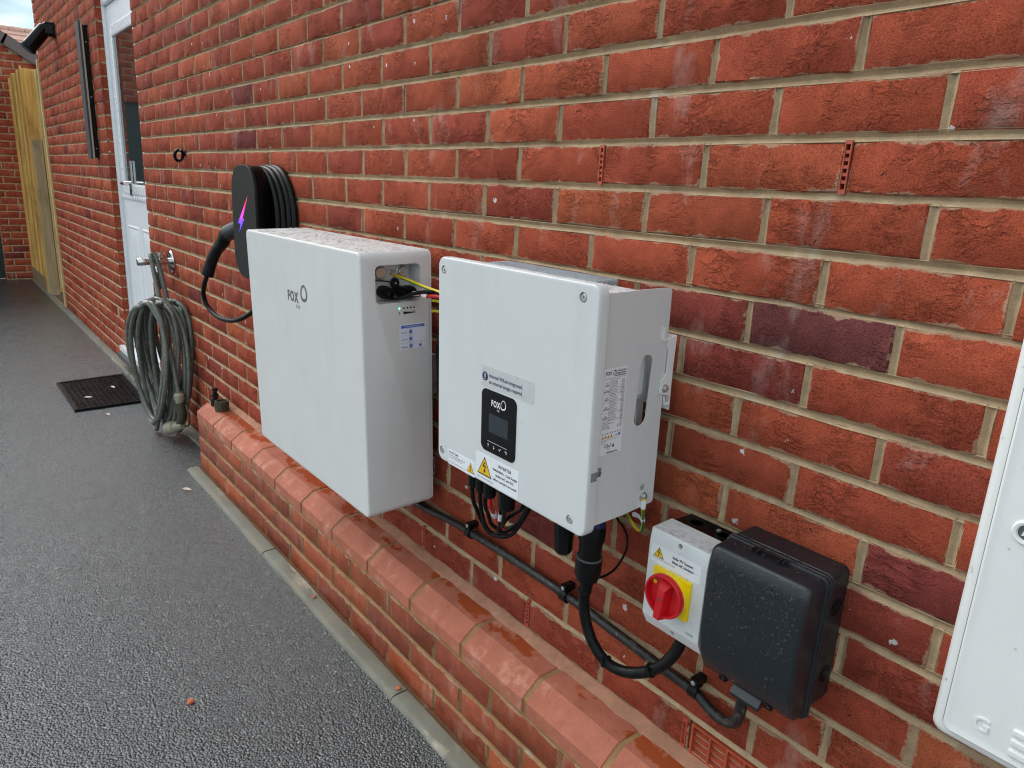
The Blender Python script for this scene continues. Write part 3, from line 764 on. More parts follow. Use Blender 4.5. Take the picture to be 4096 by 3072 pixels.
b = MB(); L_ = [[(x, y, z) for x, y in ((-8.098, -.028), (-8.02, -.028), (-8.02, .055), (-8.098, .055))] for z in (-1.36, .18)]; b.loft(L_); part('post', b, WOOD_G, fence, False)
gate = thing('timber_gate', 'narrow recessed board gate between the fence post and house corner', 'gate', (-7.65, .08, GZ))
for i in range(7):
    x0 = -8.09 + i * .125; b = MB(); top = .80 + fr.uniform(-.012, .012); e = .0 if i % 2 else -.014
    b.box(x0, x0 + .122, .075 + e, .09 + e, -1.24, top); part('gate_board', b, WOOD if i % 3 else WOOD_L, gate, False)
b = MB(); b.box(-8.05, -7.27, .093, .12, -1.0, -.9); part('ledge', b, WOOD, gate, False)
b = MB(); b.box(-7.262, -7.205, -.012, .07, -1.31, .815); part('jamb', b, WOOD_L, gate, False)
b = MB(); b.box(-8.1, -7.27, .05, .5, -1.33, -1.312); part('threshold', b, LEAD, gate, False)

# ---------------------------------------------------------------- white back door
DY = .072
door = thing('back_door', 'white half glazed back door in a brick reveal', 'door', (-4.25, DY, -1.2))
fw = .075
def prism(b, x0, x1, z0, z1, y0, y1, c=.006):
    plate(b, FRONT, x0, x1, z0, z1, .0015, y1, y0, c, 1)
b = MB(); FL, FR_, FT = -4.768, -3.79, .955
prism(b, FL, FL + .092, -1.18, FT, .036, .13, .008); part('frame_jamb', b, UPVC, door, False)
b = MB(); prism(b, FR_ - .09, FR_, -1.18, FT, .036, .13, .008); part('frame_jamb', b, UPVC, door, False)
b = MB(); prism(b, FL + .092, FR_ - .09, FT - .085, FT, .036, .13, .008); part('frame_head', b, UPVC, door, False)
LX0, LX1, LZ0, LZ1 = FL + .096, FR_ - .094, -1.165, FT - .089
lf = MB(); gz0, gz1, gx0, gx1 = -.155, .712, LX0 + .115, LX1 - .115
for x0, x1, z0, z1 in ((LX0, gx0, LZ0, LZ1), (gx1, LX1, LZ0, LZ1), (gx0, gx1, LZ0, gz0), (gx0, gx1, gz1, LZ1)): lf.box(x0, x1, .056, .105, z0, z1)
leaf = part('door_leaf', lf, DOORW, door, False)
b = MB(); b.box(gx0, gx1, .058, .064, gz0, gz1); part('glass_pane', b, GLASS, door, False)
for x0, x1, z0, z1 in ((gx0 - .04, gx0 + .022, gz0 - .04, gz1 + .04), (gx1 - .022, gx1 + .04, gz0 - .04, gz1 + .04), (gx0 + .022, gx1 - .022, gz1 - .022, gz1 + .04), (gx0 + .022, gx1 - .022, gz0 - .04, gz0 + .022)):
    b = MB(); prism(b, x0, x1, z0, z1, .046, .090, .008); part('glazing_bead', b, UPVC, leaf, False)
b = MB(); prism(b, LX0 + .002, LX1 - .002, -.226, -.197, .047, .090, .008); part('mid_rail_moulding', b, UPVC, leaf, False)
for x0, x1 in ((LX0 + .10, -4.30), (-4.215, LX1 - .10)):
    b = MB(); o_ = rr(x0, x1, -1.06, -.38, .004, 2)
    rings = [(0, .0555), (.010, .049), (.022, .0555), (.034, .0515), (.10, .0515)]
    b.loft([[(a, d, z_) for a, z_ in rr(x0 + i, x1 - i, -1.06 + i, -.38 - i, .003, 2)] for i, d in rings], False, True); part('door_panel', b, DOORW, leaf, False, 20)
b = MB(); b.box(-4.40, -4.345, .044, .056, -.20, .0); hp = part('handle_plate', b, CHROME, leaf, False)
b = MB(); b.tube([(-4.372, .050, -.128), (-4.372, .006, -.128), (-4.362, -.004, -.128), (-4.29, -.006, -.129), (-4.245, -.004, -.131)], .0105, 10, 4); part('handle_lever', b, CHROME, hp, False)
b = MB(); b.box(FL, FR_, -.028, .14, -1.215, -1.182); part('door_sill', b, UPVC, door, False)
b = MB(); b.box(DL - .02, DR + .005, -.055, .14, -1.245, -1.217); part('threshold_drip', b, LEAD, door, False)
b = MB(); r = random.Random(8)
b.loft([[(FL - .002 + r.uniform(-.003, .003), .040, z_), (FL + .003 + r.uniform(-.002, .002), .033, z_), (FL + .008, .0375, z_)] for z_ in [-1.18 + .06 * k for k in range(36)]], False, False, False); part('sealant_bead', b, PVCW, door, False)

# ---------------------------------------------------------------- things on the far wall
rail = thing('wall_bar', 'tall narrow black metal bar fixed upright on the wall left of the door', 'bar', (-4.99, -.02, .01))
b = MB(); b.box(-5.02, -4.962, -.028, 0.0, .012, .795); part('mount_channel', b, BLACKM, rail, False)
b = MB(); b.box(-5.035, -4.950, -.0375, -.0285, .006, .815); part('edge_strip', b, plain('bar_edge_beige', (.42, .37, .27), .5), rail, False)
b = MB(); b.box(-5.06, -4.954, -.049, -.0378, .004, .818); part('face_plate', b, plain('bar_face_slate', (.045, .050, .056), .5), rail, False)
for z_ in (.07, .38, .70):
    b = MB(); b.lathe((-4.962, -.014, z_), (1, 0, 0), [(0, .004), (.002, .0035)], 8); part('screw', b, RIVET, rail, False)
lamp = thing('wall_light', 'black wall light with drooping cylinder head near the house corner', 'wall light', (-6.2, -.03, .86))
b = MB(); plate(b, FRONT, -6.255, -6.165, .862, .975, .012, 0.0, -.010, .003); part('back_plate', b, BLACK, lamp, False)
b = MB(); b.loft([[(x, y, z_) for x, z_ in rr(-6.262 + i, -6.158 - i, .868 + i, .966 - i, .02)] for y, i in ((-.01, 0), (-.06, .002), (-.075, .012))]); part('bracket', b, BLACKG, lamp, False)
a0, a1 = Vector((-6.21, -.055, .925)), Vector((-6.21, -.178, .772)); ax = (a1 - a0).normalized()
b = MB(); b.lathe(a0, ax, [(-.014, .026), (-.004, .043), (.012, .048), (.165, .050), (.185, .050)], 14); part('lamp_head', b, BLACKG, lamp, False)
b = MB(); b.lathe(a0 + ax * .182, ax, [(0, .055), (.018, .055), (.026, .047)], 14); part('end_ring', b, BLACK, lamp, False)
b = MB(); b.lathe(a0 + ax * .200, ax, [(0, .050), (.010, .044)], 14); part('lens', b, GASKET, lamp, False)
ringo = thing('wall_ring', 'small black metal ring hook on the wall above the charger', 'hook', (-3.03, -.02, .02))
b = MB(); b.tube([(-3.03 + .012 * math.cos(a), -.026 - .017 * math.sin(a), .022 + .023 * math.cos(a)) for a in [R(k * 15) for k in range(24)]], .0068, 8, 0); part('ring', b, CABLE, ringo, False)
b = MB(); b.lathe((-3.03, .0, .032), (0, -1, 0), [(0, .014), (.004, .013), (.007, .006), (.014, .006)], 12); part('eye_plate', b, CABLE, ringo, False)

# ---------------------------------------------------------------- tap, hose, nozzle, mat
tap = thing('garden_tap', 'chrome outdoor tap on a round wall plate left of the charger', 'tap', (-3.385, -.04, -.5))
b = MB(); b.lathe((-3.39, 0, -.482), (0, -1, 0), [(0, .056), (.004, .056), (.010, .048), (.012, .02)], 24); part('wall_flange', b, CHROME, tap, False)
b = MB(); b.lathe((-3.39, -.008, -.482), (0, -1, 0), [(0, .017), (.03, .017), (.032, .021), (.05, .021), (.052, .0175), (.11, .0165), (.112, .019), (.145, .019), (.150, .016)], 16); part('body', b, CHROME, tap, False)
b = MB(); b.lathe((-3.39, -.058, -.482), (0, -.1, -1), [(0, .017), (.03, .0165), (.032, .019), (.052, .019)], 14); part('spout', b, CHROME, tap, False)
b = MB(); b.lathe((-3.39, -.054, -.463), (0, 0, 1), [(0, .010), (.016, .010), (.018, .024), (.024, .024), (.026, .018)], 14); part('handle', b, CHROME, tap, False)
hose = thing('garden_hose', 'coiled grey green garden hose hanging from the tap', 'hose', (-3.35, -.1, GZ))
hr = random.Random(77)
b = MB()
for d, r1, r2 in ((0, .021, .021), (.026, .0235, .0235), (.055, .021, .021)): b.lathe((-3.39, -.063 - d * .08, -.535 - d), (0, -.08, -1), [(0, r1), (.020, r2), (.024, r2 * .85)], 14)
part('tap_connector', b, OLIVE, hose, False)
cx, cy, cz = -3.215, -.105, -.955
ed = Vector((.83, .26, 0)).normalized(); nn = Vector((-.30, .95, 0))
def loop_pts(a0, a1, ra, rb, oc, skew, n=22, sag=0.):
    out = []
    for k in range(n + 1):
        a = a0 + (a1 - a0) * k / n
        h_ = ra * math.cos(a); v_ = rb * math.sin(a)
        out.append(Vector((cx, cy, cz)) + ed * (h_ + skew * v_ + oc[0]) + nn * (oc[1] + .018 * math.sin(2 * a + oc[0] * 9)) + Vector((0, 0, v_ + oc[2])))
    return out
coil = []
for i in range(15):
    ra = hr.uniform(.095, .168); rb = hr.uniform(.265, .325); u_ = i / 14
    oc = (hr.uniform(-.035, .035), -.085 + .14 * u_ + hr.uniform(-.012, .012), hr.uniform(-.012, .012) + (.300 - rb) * .9)
    coil += loop_pts(R(90), R(450), ra, rb, oc, hr.uniform(-.12, .12), 16)[:-1]
lead = [Vector((-3.39, -.070, -.612)), Vector((-3.40, -.080, -.64)), Vector((-3.385, -.10, -.67))]
tail = [coil[-1] + Vector((.02, 0, -.01)), Vector((-3.20, -.06, -.75)), Vector((-3.36, -.075, -.47)), Vector((-3.375, -.095, -.448)), Vector((-3.36, -.10, -.47)), Vector((-3.20, -.105, -.72)), Vector((-3.08, -.105, -.95)), Vector((-3.04, -.10, -1.08))]
coil = [Vector((v.x, min(v.y, -.011), max(v.z, GZ + .011))) for v in coil]
b = MB(); b.tube(lead + coil + tail, .0112, 8, 3); part('hose_pipe', b, HOSE, hose, False, 60)
noz = thing('hose_nozzle', 'olive spray nozzle with pale tip at the lower end of the hose', 'nozzle', (-3.03, -.1, -1.2))
b = MB(); b.lathe((-3.04, -.10, -1.065), (.02, .01, -1), [(0, .015), (.012, .024), (.034, .024), (.036, .019), (.062, .019)], 14); part('coupling', b, OLIVEL, noz, False)
b = MB(); b.tube([(-3.038, -.10, -1.115), (-3.03, -.098, -1.18), (-3.045, -.105, -1.225)], lambda u: .023 - .004 * u, 12, 5); part('grip', b, OLIVE, noz, False)
b = MB(); b.lathe((-3.025, -.095, -1.225), (-.75, -.35, -.28), [(0, .018), (.02, .024), (.055, .024), (.058, .030), (.095, .033), (.112, .031), (.116, .022)], 16); part('spray_head', b, OLIVEL, noz, False)
b = MB(); b.tube([(-2.985, -.085, -1.115), (-2.965, -.08, -1.16), (-2.98, -.082, -1.215), (-3.02, -.09, -1.228)], .005, 7, 5); part('trigger', b, OLIVE, noz, False)
mat_ = thing('door_mat', 'black ribbed rubber door mat lying on the asphalt', 'mat', (-4.14, -.26, GZ))
def mat_quad(u, v):
    A, B, C_, D_ = Vector((-4.432, -.447, 0)), Vector((-3.795, -.445, 0)), Vector((-3.81, -.085, 0)), Vector((-4.475, -.075, 0))
    return A * (1 - u) * (1 - v) + B * u * (1 - v) + C_ * u * v + D_ * (1 - u) * v
def mbx(b, u0, u1, v0, v1, z0, z1, ins=0.):
    L_ = []
    for z_, i in ((z0, 0), (z1, ins)):
        L_.append([tuple(mat_quad(u, v) + Vector((0, 0, GZ + z_))) for u, v in ((u0 + i, v0 + i), (u1 - i, v0 + i), (u1 - i, v1 - i), (u0 + i, v1 - i))])
    b.loft(L_)
b = MB(); mbx(b, 0, 1, 0, 1, .001, .006); part('mat_base', b, RUBBER, mat_, False)
for u0, u1, v0, v1 in ((0, 1, 0, .055), (0, 1, .945, 1), (0, .03, .055, .945), (.97, 1, .055, .945)):
    b = MB(); mbx(b, u0, u1, v0, v1, .006, .014, .006); part('mat_border', b, RUBBER, mat_, False)
mr = random.Random(4)
for j in range(12):
    b = MB(); v0 = .075 + j * .0725
    for i in range(64):
        u = .04 + i * .0145 + mr.uniform(-.001, .001); mbx(b, u, u + .009, v0, v0 + .048, .006, .0125 + mr.uniform(-.001, .001), .001)
    part('mat_rib', b, RUBBER, mat_, False, kind='stuff')
for lab, dx, dy, ang in (('pale dry petal near the middle of the door mat', -4.162, -.193, .3), ('pale dry petal on the front left of the door mat', -4.002, -.347, 1.1), ('pale dry petal on asphalt in front of the door mat', -3.665, -.309, .2), ('pale dry petal on asphalt beside the plinth end', -2.458, -.24, .6)):
    b = MB(); onm = dx < -3.8; zz = GZ + (.016 if onm else .003); c, s = math.cos(ang), math.sin(ang)
    P_ = [(-.022, 0, 0), (-.008, .007, .004), (.010, .007, .004), (.024, .001, 0), (.010, -.006, .001), (-.008, -.006, .001)]
    b.loft([[(dx + x * c - y * s, dy + x * s + y * c, zz + h + t_) for x, y, h in P_] for t_ in (0, .0015)])
    solo('petal', b, PETAL, lab, 'petal', (dx, dy, zz))
for lab, dx, dy, s in (('small orange brick chip lying alone on the dark asphalt', -1.146, -.586, .010), ('small orange brick chip resting on the edging near the bottom', -.88, -.15, .008), ('tiny orange brick chip on the edging half way along the plinth', -1.40, -.15, .006)):
    b = MB(); zz = GZ if dy < -.2 else -1.306; r = random.Random(int(dx * 100))
    b.loft([[(dx + math.cos(a) * s * k * r.uniform(.7, 1.2), dy + math.sin(a) * s * k * r.uniform(.6, 1.1), zz + h) for a in [R(x) for x in range(0, 360, 60)]] for k, h in ((1, .0005), (1.05, s * .5), (.55, s * .8))])
    solo('brick_chip', b, CHIP, lab, 'brick chip', (dx, dy, zz), ang=10)
# two hose connectors on the coping end
b = MB(); b.lathe((-2.62, -.055, -1.0228), (0, 0, 1), [(0, .020), (.026, .020), (.027, .011), (.040, .011), (.041, .015), (.052, .015), (.053, .009), (.066, .009), (.068, .013), (.078, .012)], 8)
solo('tap_adaptor', b, BLACK, 'small black stepped hose adaptor standing on the coping end', 'hose fitting', (-2.62, -.055, -1.022))
cn = thing('hose_connector', 'squat olive threaded hose nut standing on the coping end', 'hose fitting', (-2.535, -.055, -1.0225))
b = MB(); b.lathe((-2.535, -.055, -1.0225), (0, 0, 1), [(0, .028), (.034, .028), (.044, .027), (.044, .021), (.036, .021)], 12); part('nut', b, OLIVE, cn, False, 20)
for k in range(12):
    a = R(k * 30 + 10); b = MB(); x, y = -2.535 + math.cos(a) * .027, -.055 + math.sin(a) * .027; b.box(x - .002, x + .002, y - .002, y + .002, -1.021, -.984); part('nut_rib', b, OLIVE, cn, False)

# ---------------------------------------------------------------- EV charger and its cable
ev = thing('car_charger', 'black car charger with a pink and blue lightning bolt on its front', 'charger', (-2.01, 0, -.37))
def oval(x0, x1, z0, z1, r, y): return [(a, y, z_) for a, z_ in rr(x0, x1, z0, z1, r, 10)]
X0, X1, Z0, Z1 = -2.126, -1.897, -.392, -.014
b = MB(); b.loft([oval(X0 + i, X1 - i, Z0 + i, Z1 - i, .088 - i, y) for y, i in ((-.090, .0), (-.0975, 0), (-.0995, .001), (-.1005, .003), (-.1005, .005))]); pl = part('front_plate', b, BLACKM, ev, False)
b = MB(); b.loft([oval(X0 + i, X1 - i, Z0 + i, Z1 - i, .086 - i, y) for y, i in ((0, .03), (-.050, .03), (-.0505, .004), (-.053, .002), (-.087, .002), (-.0885, .004))]); part('body', b, BLACKG, ev, False, 40)
b = MB()
zp = [(-1.9642, -.1141), (-2.0672, -.2043), (-2.0690, -.2089), (-2.0450, -.2093), (-2.0617, -.2386), (-2.0094, -.1917), (-2.0245, -.1905)]
b.loft([[(x, y, z_) for x, z_ in zp] for y in (-.1000, -.1012)]); part('bolt_emblem', b, BOLT, ev, False)
b = MB(); b.box(-2.16, -2.10, -.088, -.058, -.285, -.215); part('plug_holster', b, BLACK, ev, False)
evc = thing('charging_cable', 'black charging cable looped behind the car charger with its plug hanging left', 'cable', (-2.05, -.05, -.57))
b = MB(); pts = []
for k in range(4):
    y = -.046 + .0118 * k; g_ = .006 * k
    ro = rr(-2.190 - g_, -1.852 + .019 * k, -.455 - g_, -.026 + g_ * .4, .160, 5)
    pts += [(x, min(y + .0118 * i / len(ro), -.0105), z_) for i, (x, z_) in enumerate(ro)]
b.tube(pts, .0100, 8, 3); part('cable_coil', b, CABLE, evc, False, 60)
b = MB(); b.tube([(-2.325, -.139, -.412), (-2.352, -.146, -.455), (-2.385, -.142, -.500), (-2.378, -.132, -.545), (-2.296, -.12, -.573), (-2.203, -.10, -.5735), (-2.136, -.08, -.553), (-2.10, -.05, -.52), (-2.07, -.03, -.47), (-2.05, -.035, -.45)], .0088, 9, 6); part('cable_tail', b, CABLE, evc, False, 60)
b = MB(); b.tube([(-2.135, -.056, -.222), (-2.232, -.084, -.2545)], lambda u: .033 - .004 * u, 14, 0); part('plug_collar', b, ANTHRA, evc, False)
b = MB(); b.tube([(-2.225, -.083, -.2530), (-2.245, -.090, -.266), (-2.262, -.096, -.290), (-2.300, -.106, -.320), (-2.312, -.117, -.345), (-2.322, -.126, -.374), (-2.333, -.139, -.420)], lambda u: .028 - .007 * min(1, u * 2.2) + (.0015 if u > .9 else 0), 14, 6); part('plug_grip', b, BLACK, evc, False, 50)

# ---------------------------------------------------------------- battery
bat = thing('battery_box', 'large white wall battery with a grey logo and a cable recess in its right side', 'battery', (-1.26, -.045, -.504), .0317, base=-.314)
b = MB(); rad = .017
b.loft([[(a, y, z_) for a, z_ in rr(-.35 + i, .35 - i, -.314 + i, .314 - i, rad - i, 6)] for y, i in ((-.007, 0), (-.1755, 0), (-.1781, .0008), (-.1794, .0022), (-.18, .0045), (-.18, .0070))])
casing = part('casing', b, WHITE, bat)
c = MB(); c.loft([[(x, a, z_) for a, z_ in rr(-.1450, -.0295, .199, .2845, .0125, 5)] for x in (.298, .40)])
cut(casing, [c])
b = MB(); b.loft([[(a, y, z_) for a, z_ in rr(-.3485, .3485, -.3125, .3125, .016, 6)] for y in (.0, -.0055)]); part('back_tray', b, WHITE_S, bat)
b = MB(); b.box(-.30, .30, .0003, .044, -.05, .05); b.box(-.30, .30, .0003, .044, -.27, -.22); part('wall_bracket', b, STEEL, bat)
lg = MB(); textmb(lg, 'FOX', .0355, FRONT, -.0650, .1545, -.1801, sx=.84, bold=.0018, sp=1.22)
ringmark(lg, FRONT, .0400, .1825, .0205, .0222, -.1801, .24, (-.0005, .0015), R(-18), egg=.03); ringmark(lg, FRONT, .0400, .1830, .0150, .0165, -.1801, .10, (0, 0), R(-18), egg=.05)
textmb(lg, 'E S S', .0125, FRONT, -.0125, .1395, -.1801, sx=1.0, bold=.0002); part('logo', lg, INKG, bat)
# inside the recess
for nm, y, r_, d in (('push_button', -.1075, .0135, .008), ('push_button', -.0490, .0120, .008)):
    b = MB(); b.lathe((.298, y, .2615), (1, 0, 0), [(0, r_ * 1.25), (.002, r_ * 1.25), (.003, r_ * 1.1)], 22); o = part('button_ring', b, STEEL, bat)
    b = MB(); b.lathe((.301, y, .2615), (1, 0, 0), [(0, r_), (d, r_), (d + .001, r_ * .9)], 22); part(nm, b, STEEL, o)
b = MB(); b.lathe((.298, -.0770, .2615), (1, 0, 0), [(0, .0065), (.003, .0065), (.0035, .0045), (.006, .004)], 10); part('earth_screw', b, STEEL, bat)
b = MB(); textmb(b, 'POWER', .006, SIDE, -.0575, .2435, .2981); ringmark(b, SIDE, -.0665, .2625, .003, .003, .2981, .25); part('recess_lettering', b, INK, bat)
for y, r_, ln, z_ in ((-.1020, .0150, .040, .2185), (-.0640, .0135, .036, .2180), (-.0385, .0120, .034, .2175)):
    b = MB(); b.lathe((.298, y, z_), (1, 0, 0), [(0, r_ * .9), (.008, r_ * .9), (.009, r_), (.022, r_), (.023, r_ * .92), (ln - .004, r_ * .90), (ln, r_ * .78)], 16); o = part('cable_connector', b, BLACK, bat, ang=25)
    b = MB(); b.lathe((.298 + ln - .006, y, z_), (1, 0, 0), [(0, r_ * .80), (.009, r_ * .62), (.010, r_ * .4)], 14); part('gland_nut', b, BLACKG, o)
b = MB(); b.lathe((.318, -.0800, .2385), (1, .1, .1), [(0, .0125), (.004, .0125), (.005, .011)], 8); o = part('dust_cap', b, BLACKM, bat, ang=20)
b = MB(); b.lathe((.322, -.0795, .239), (1, .1, .1), [(0, .003), (.003, .0025)], 8); part('cap_pin', b, STEEL, o)
b = MB(); b.tube([(.322, -.082, .240), (.322, -.105, .2450), (.320, -.130, .2475), (.305, -.1445, .2475)], .0016, 6, 5); part('cap_tether', b, BLACK, bat)
# lamps and guide label on the side
b = MB(); b.lathe((.3500, -.0862, .1850), (1, 0, 0), [(0, .0024), (.0008, .0020)], 10); part('status_lamp', b, LED, bat)
for k in range(4):
    b = MB(); b.lathe((.3500, -.0745 + .0089 * k, .1850), (1, 0, 0), [(0, .0023), (.0005, .0021)], 10); part('charge_dot', b, INK, bat)
b = MB(); textmb(b, 'S', .0095, SIDE, -.0888, .1705, .3500, bold=.0002); poly(b, SIDE, [(-.0762, .1710), (-.0440, .1728), (-.0440, .1742), (-.0762, .1775)], .3500, .3504); textmb(b, 'SOC', .0040, SIDE, -.0525, .1762, .3500); part('gauge_lettering', b, INK, bat)
lb = MB(); plate(lb, SIDE, -.0869, -.0172, .0875, .1475, .001, .3500, .3504, .0001, 1); gl = part('guide_label', lb, LABELL, bat)
b = MB(); poly(b, SIDE, [(-.0830, .1382), (-.0210, .1382), (-.0210, .1448), (-.0830, .1448)], .3504, .3506)
for y, z_ in ((-.058, .1250), (-.058, .1085), (-.058, .0915), (-.0325, .0925)):
    w_, h_ = (.0040, .0075) if y < -.04 else (.0038, .0045)
    poly(b, SIDE, [(y - w_, z_), (y + w_, z_), (y + w_, z_ + h_), (y - w_, z_ + h_)], .3504, .3507)
part('label_graphic', b, INKB, gl)
b = MB(); textmb(b, 'Power on:', .0036, SIDE, -.0825, .1268, .3504, bold=.0001); textmb(b, 'Power off:', .0036, SIDE, -.0825, .1105, .3504, bold=.0001); textmb(b, 'Black Start:', .0036, SIDE, -.0825, .0925, .3504, bold=.0001)
for y, z_, tx in ((-.058, .1222, 'Press and hold'), (-.058, .1058, 'Press and hold'), (-.058, .0888, 'Press and hold'), (-.0325, .0894, 'Tap several times')): textmb(b, tx, .0020, SIDE, y, z_, .3504, 'CENTER')
for y, z_ in ((-.058, .1335), (-.058, .1172), (-.058, .1), (-.0325, .0980)):
    ringmark(b, SIDE, y, z_ + .0012, .0016, .0020, .3504, .3); poly(b, SIDE, [(y - .0006, z_ - .0020), (y + .0008, z_ - .0020), (y + .0008, z_), (y - .0006, z_)], .3504, .3506)
for k in range(30): poly(b, SIDE, [(-.0825 + .0021 * k, .1035), (-.0815 + .0021 * k, .1035), (-.0815 + .0021 * k, .1039), (-.0825 + .0021 * k, .1039)], .3504, .3506)
part('lettering', b, INK, gl)
b = MB(); textmb(b, 'Power Button Guide', .0046, SIDE, -.052, .1402, .3506, 'CENTER'); part('lettering', b, INKW, gl)
# water beads on battery
dr = random.Random(15); b = MB()
for k in range(170):
    b.drop((dr.uniform(-.335, .335), dr.uniform(-.165, -.015), .314), (0, 0, 1), dr.uniform(.0012, .0048), .30)
for k in range(95):
    x = dr.uniform(-.33, .33); z_ = .305 - abs(dr.gauss(0, .03)) if dr.random() < .35 else dr.uniform(-.27, .28); r_ = dr.uniform(.0007, .0017)
    b.drop((x, -.1800, z_), (0, -1, 0), r_, .6, dr.uniform(0, 1.2))
for k in range(26):
    b.drop((.3500, dr.uniform(-.17, -.015), .297 - abs(dr.gauss(0, .06)) if dr.random() < .5 else dr.uniform(-.2, .18)), (1, 0, 0), dr.uniform(.0007, .0016), .6, 1.)
part('water_bead', b, WATER, bat, kind='stuff', ang=170)

# ---------------------------------------------------------------- inverter
inv = thing('inverter_box', 'white solar inverter with a black display panel and warning labels on its front', 'inverter', (-.412, -.05, -.368), .0215, base=-.197)
b = MB()
b.loft([[(a, y, z_) for a, z_ in rr(-.2085 + i, .2060 - i, -.1970 + i, .1990 - i, .017 - i, 6)] for y, i in ((-.1505, .0005), (-.1655, 0), (-.1685, .0009), (-.1697, .0022), (-.17, .0042), (-.17, .0062))])
cover = part('front_cover', b, WHITE_I, inv)
BC = [(-.1905, .1755), (.1722, .1775), (-.1945, -.1765), (.1700, -.1770)]
cs = []
for x, z_ in BC:
    c = MB(); c.lathe((x, -.1800, z_), (0, 1, 0), [(0, .0082), (.0160, .0078)], 18); cs.append(c)
cut(cover, cs)
for x, z_ in BC:
    b = MB(); b.lathe((x, -.1640, z_), (0, -1, 0), [(-.002, .0074), (.0002, .0074)], 16); o = part('bolt_washer', b, STEEL, inv)
    b = MB(); b.lathe((x, -.1642, z_), (0, -1, 0), [(0, .0056), (.0042, .0056), (.0048, .0048), (.0048, .0026), (.0030, .0022)], 14); part('bolt_head', b, STEEL, o)
b = MB(); b.box(-.1965, .1965, -.1502, -.0765, -.1850, .1845); part('body', b, WHITE_I, inv)
b = MB(); b.box(-.1985, .1945, -.0760, -.0020, -.150, .05); b.v = [v for v in b.v]
sp_ = MB(); sp_.loft([[(x, a, z_) for a, z_ in [(-.0765, -.185), (-.004, -.1805), (-.0015, -.177), (-.0005, .1785), (-.004, .1835), (-.0765, .1852)]] for x in (.1948, .1966)])
sidep = part('side_panel', sp_, WHITE_I, inv)
c = MB(); c.loft([[(x, a, z_) for a, z_ in [(y + .0035 * (z_ - .023) / .058, z_) for y, z_ in rr(-.0632, -.0355, -.0345, .0815, .0138, 7)]] for x in (.18, .21)])
cut(sidep, [c])
sp2 = MB(); sp2.loft([[(x, a, z_) for a, z_ in [(-.0765, -.185), (-.004, -.18), (-.004, .18), (-.0765, .1852)]] for x in (-.1966, -.1948)]); part('side_panel', sp2, WHITE_I, inv)
lab_hs = MB(); lab_hs.box(-.192, .190, -.0760, -.0690, -.178, .178); part('heat_sink_base', lab_hs, HEAT, inv)
for k in range(11):
    y = -.0690 + k * .0046; b = MB(); b.box(-.188, .100, y, y + .0013, -.150, .1858); part('heat_sink_fin', b, HEAT, inv)
b = MB(); b.box(.160, .164, -.0690, -.0080, -.170, .172); part('inner_plate', b, WHITE_I, inv)
for k, (z0, z1) in enumerate(((.01, .075), (.0, .06))):
    b = MB(); plate(b, SIDE, -.058 + k * .016, -.030 + k * .016, z0, z1, .008, .176 - k * .008, .180 - k * .008, .001, 4); part('lifting_lug', b, WHITE_I, inv)
for k in range(3):
    b = MB(); b.box(.170 - .006 * k, .188 - .004 * k, -.062 + k * .009, -.060 + k * .009, -.05, -.018 + .002 * k); part('web_rib', b, WHITE_I, inv)
# wall bracket flange with bolt
b = MB(); poly(b, SIDE, [(.0185, .106), (.0020, .1035), (-.0020, .1000), (-.0030, .092), (-.0005, .086), (.0015, .080), (.0008, .045), (-.0108, .0330), (-.0122, .0125), (.0139, .0060), (.0150, .0300)], .1975, .1995); brk = part('wall_bracket', b, WHITE_P, inv)
b = MB(); b.box(.1955, .1995, -.0145, -.0005, .100, .1030); b.loft([[(x, y, z_) for x, y in ((.197, -.016), (.1995, -.016), (.1995, -.011), (.197, -.011))] for z_ in (.103, .122)]); part('bracket_tab', b, WHITE_P, brk)
b = MB(); poly(b, SIDE, [(-.0010, .006), (.0020, .006), (.0045, -.006), (.0150, -.0050), (.0150, -.0085), (.0020, -.0095)], .1975, .1995); part('bracket_foot', b, WHITE_P, brk)
b = MB(); b.lathe((.1995, -.0010, .0206), (1, 0, 0), [(0, .0068), (.0014, .0068), (.0016, .0048), (.0050, .0044), (.0056, .0034), (.0056, .0015), (.0042, .001)], 14); part('bracket_bolt', b, STEEL, brk)
b = MB(); b.box(-.17, .1975, .0165, .0185, -.02, .106); b.box(-.17, .17, .0185, .048, .02, .09); part('wall_plate', b, WHITE_P, inv)
# front stickers and display
b = MB(); plate(b, FRONT, -.0690, .0737, -.0128, .0252, .001, -.1699, -.1702, .0001, 1); st1 = part('notice_label', b, LABELG, inv)
b = MB(); textmb(b, 'Internal WiLan integrated,', .0092, FRONT, -.0470, .0068, -.1702, sx=.93, bold=.00012); textmb(b, 'no external dongle required.', .0092, FRONT, -.0470, -.0045, -.1702, sx=.86, bold=.00012); part('lettering', b, INKP, st1)
b = MB(); b.lathe((-.0585, -.1701, .0060), (0, -1, 0), [(0, .0082), (.0003, .0082)], 24); bd_ = part('exclamation_badge', b, INKP, st1)
b = MB(); poly(b, FRONT, [(-.0594, .0040), (-.0576, .0040), (-.0573, .0115), (-.0597, .0115)], -.1704, -.1707); b.lathe((-.0585, -.1703, .0015), (0, -1, 0), [(0, .0012), (.0003, .0012)], 10); part('exclamation_mark', b, INKW, bd_)
b = MB(); plate(b, FRONT, -.0667, .0313, -.1305, -.0155, .0125, -.1699, -.1709, .0004, 6); pn = part('display_panel', b, BLACKG, inv)
b = MB(); plate(b, FRONT, -.0437, .0097, -.0925, -.0585, .0005, -.1708, -.1711, .0001, 1); part('screen', b, LCD, pn)
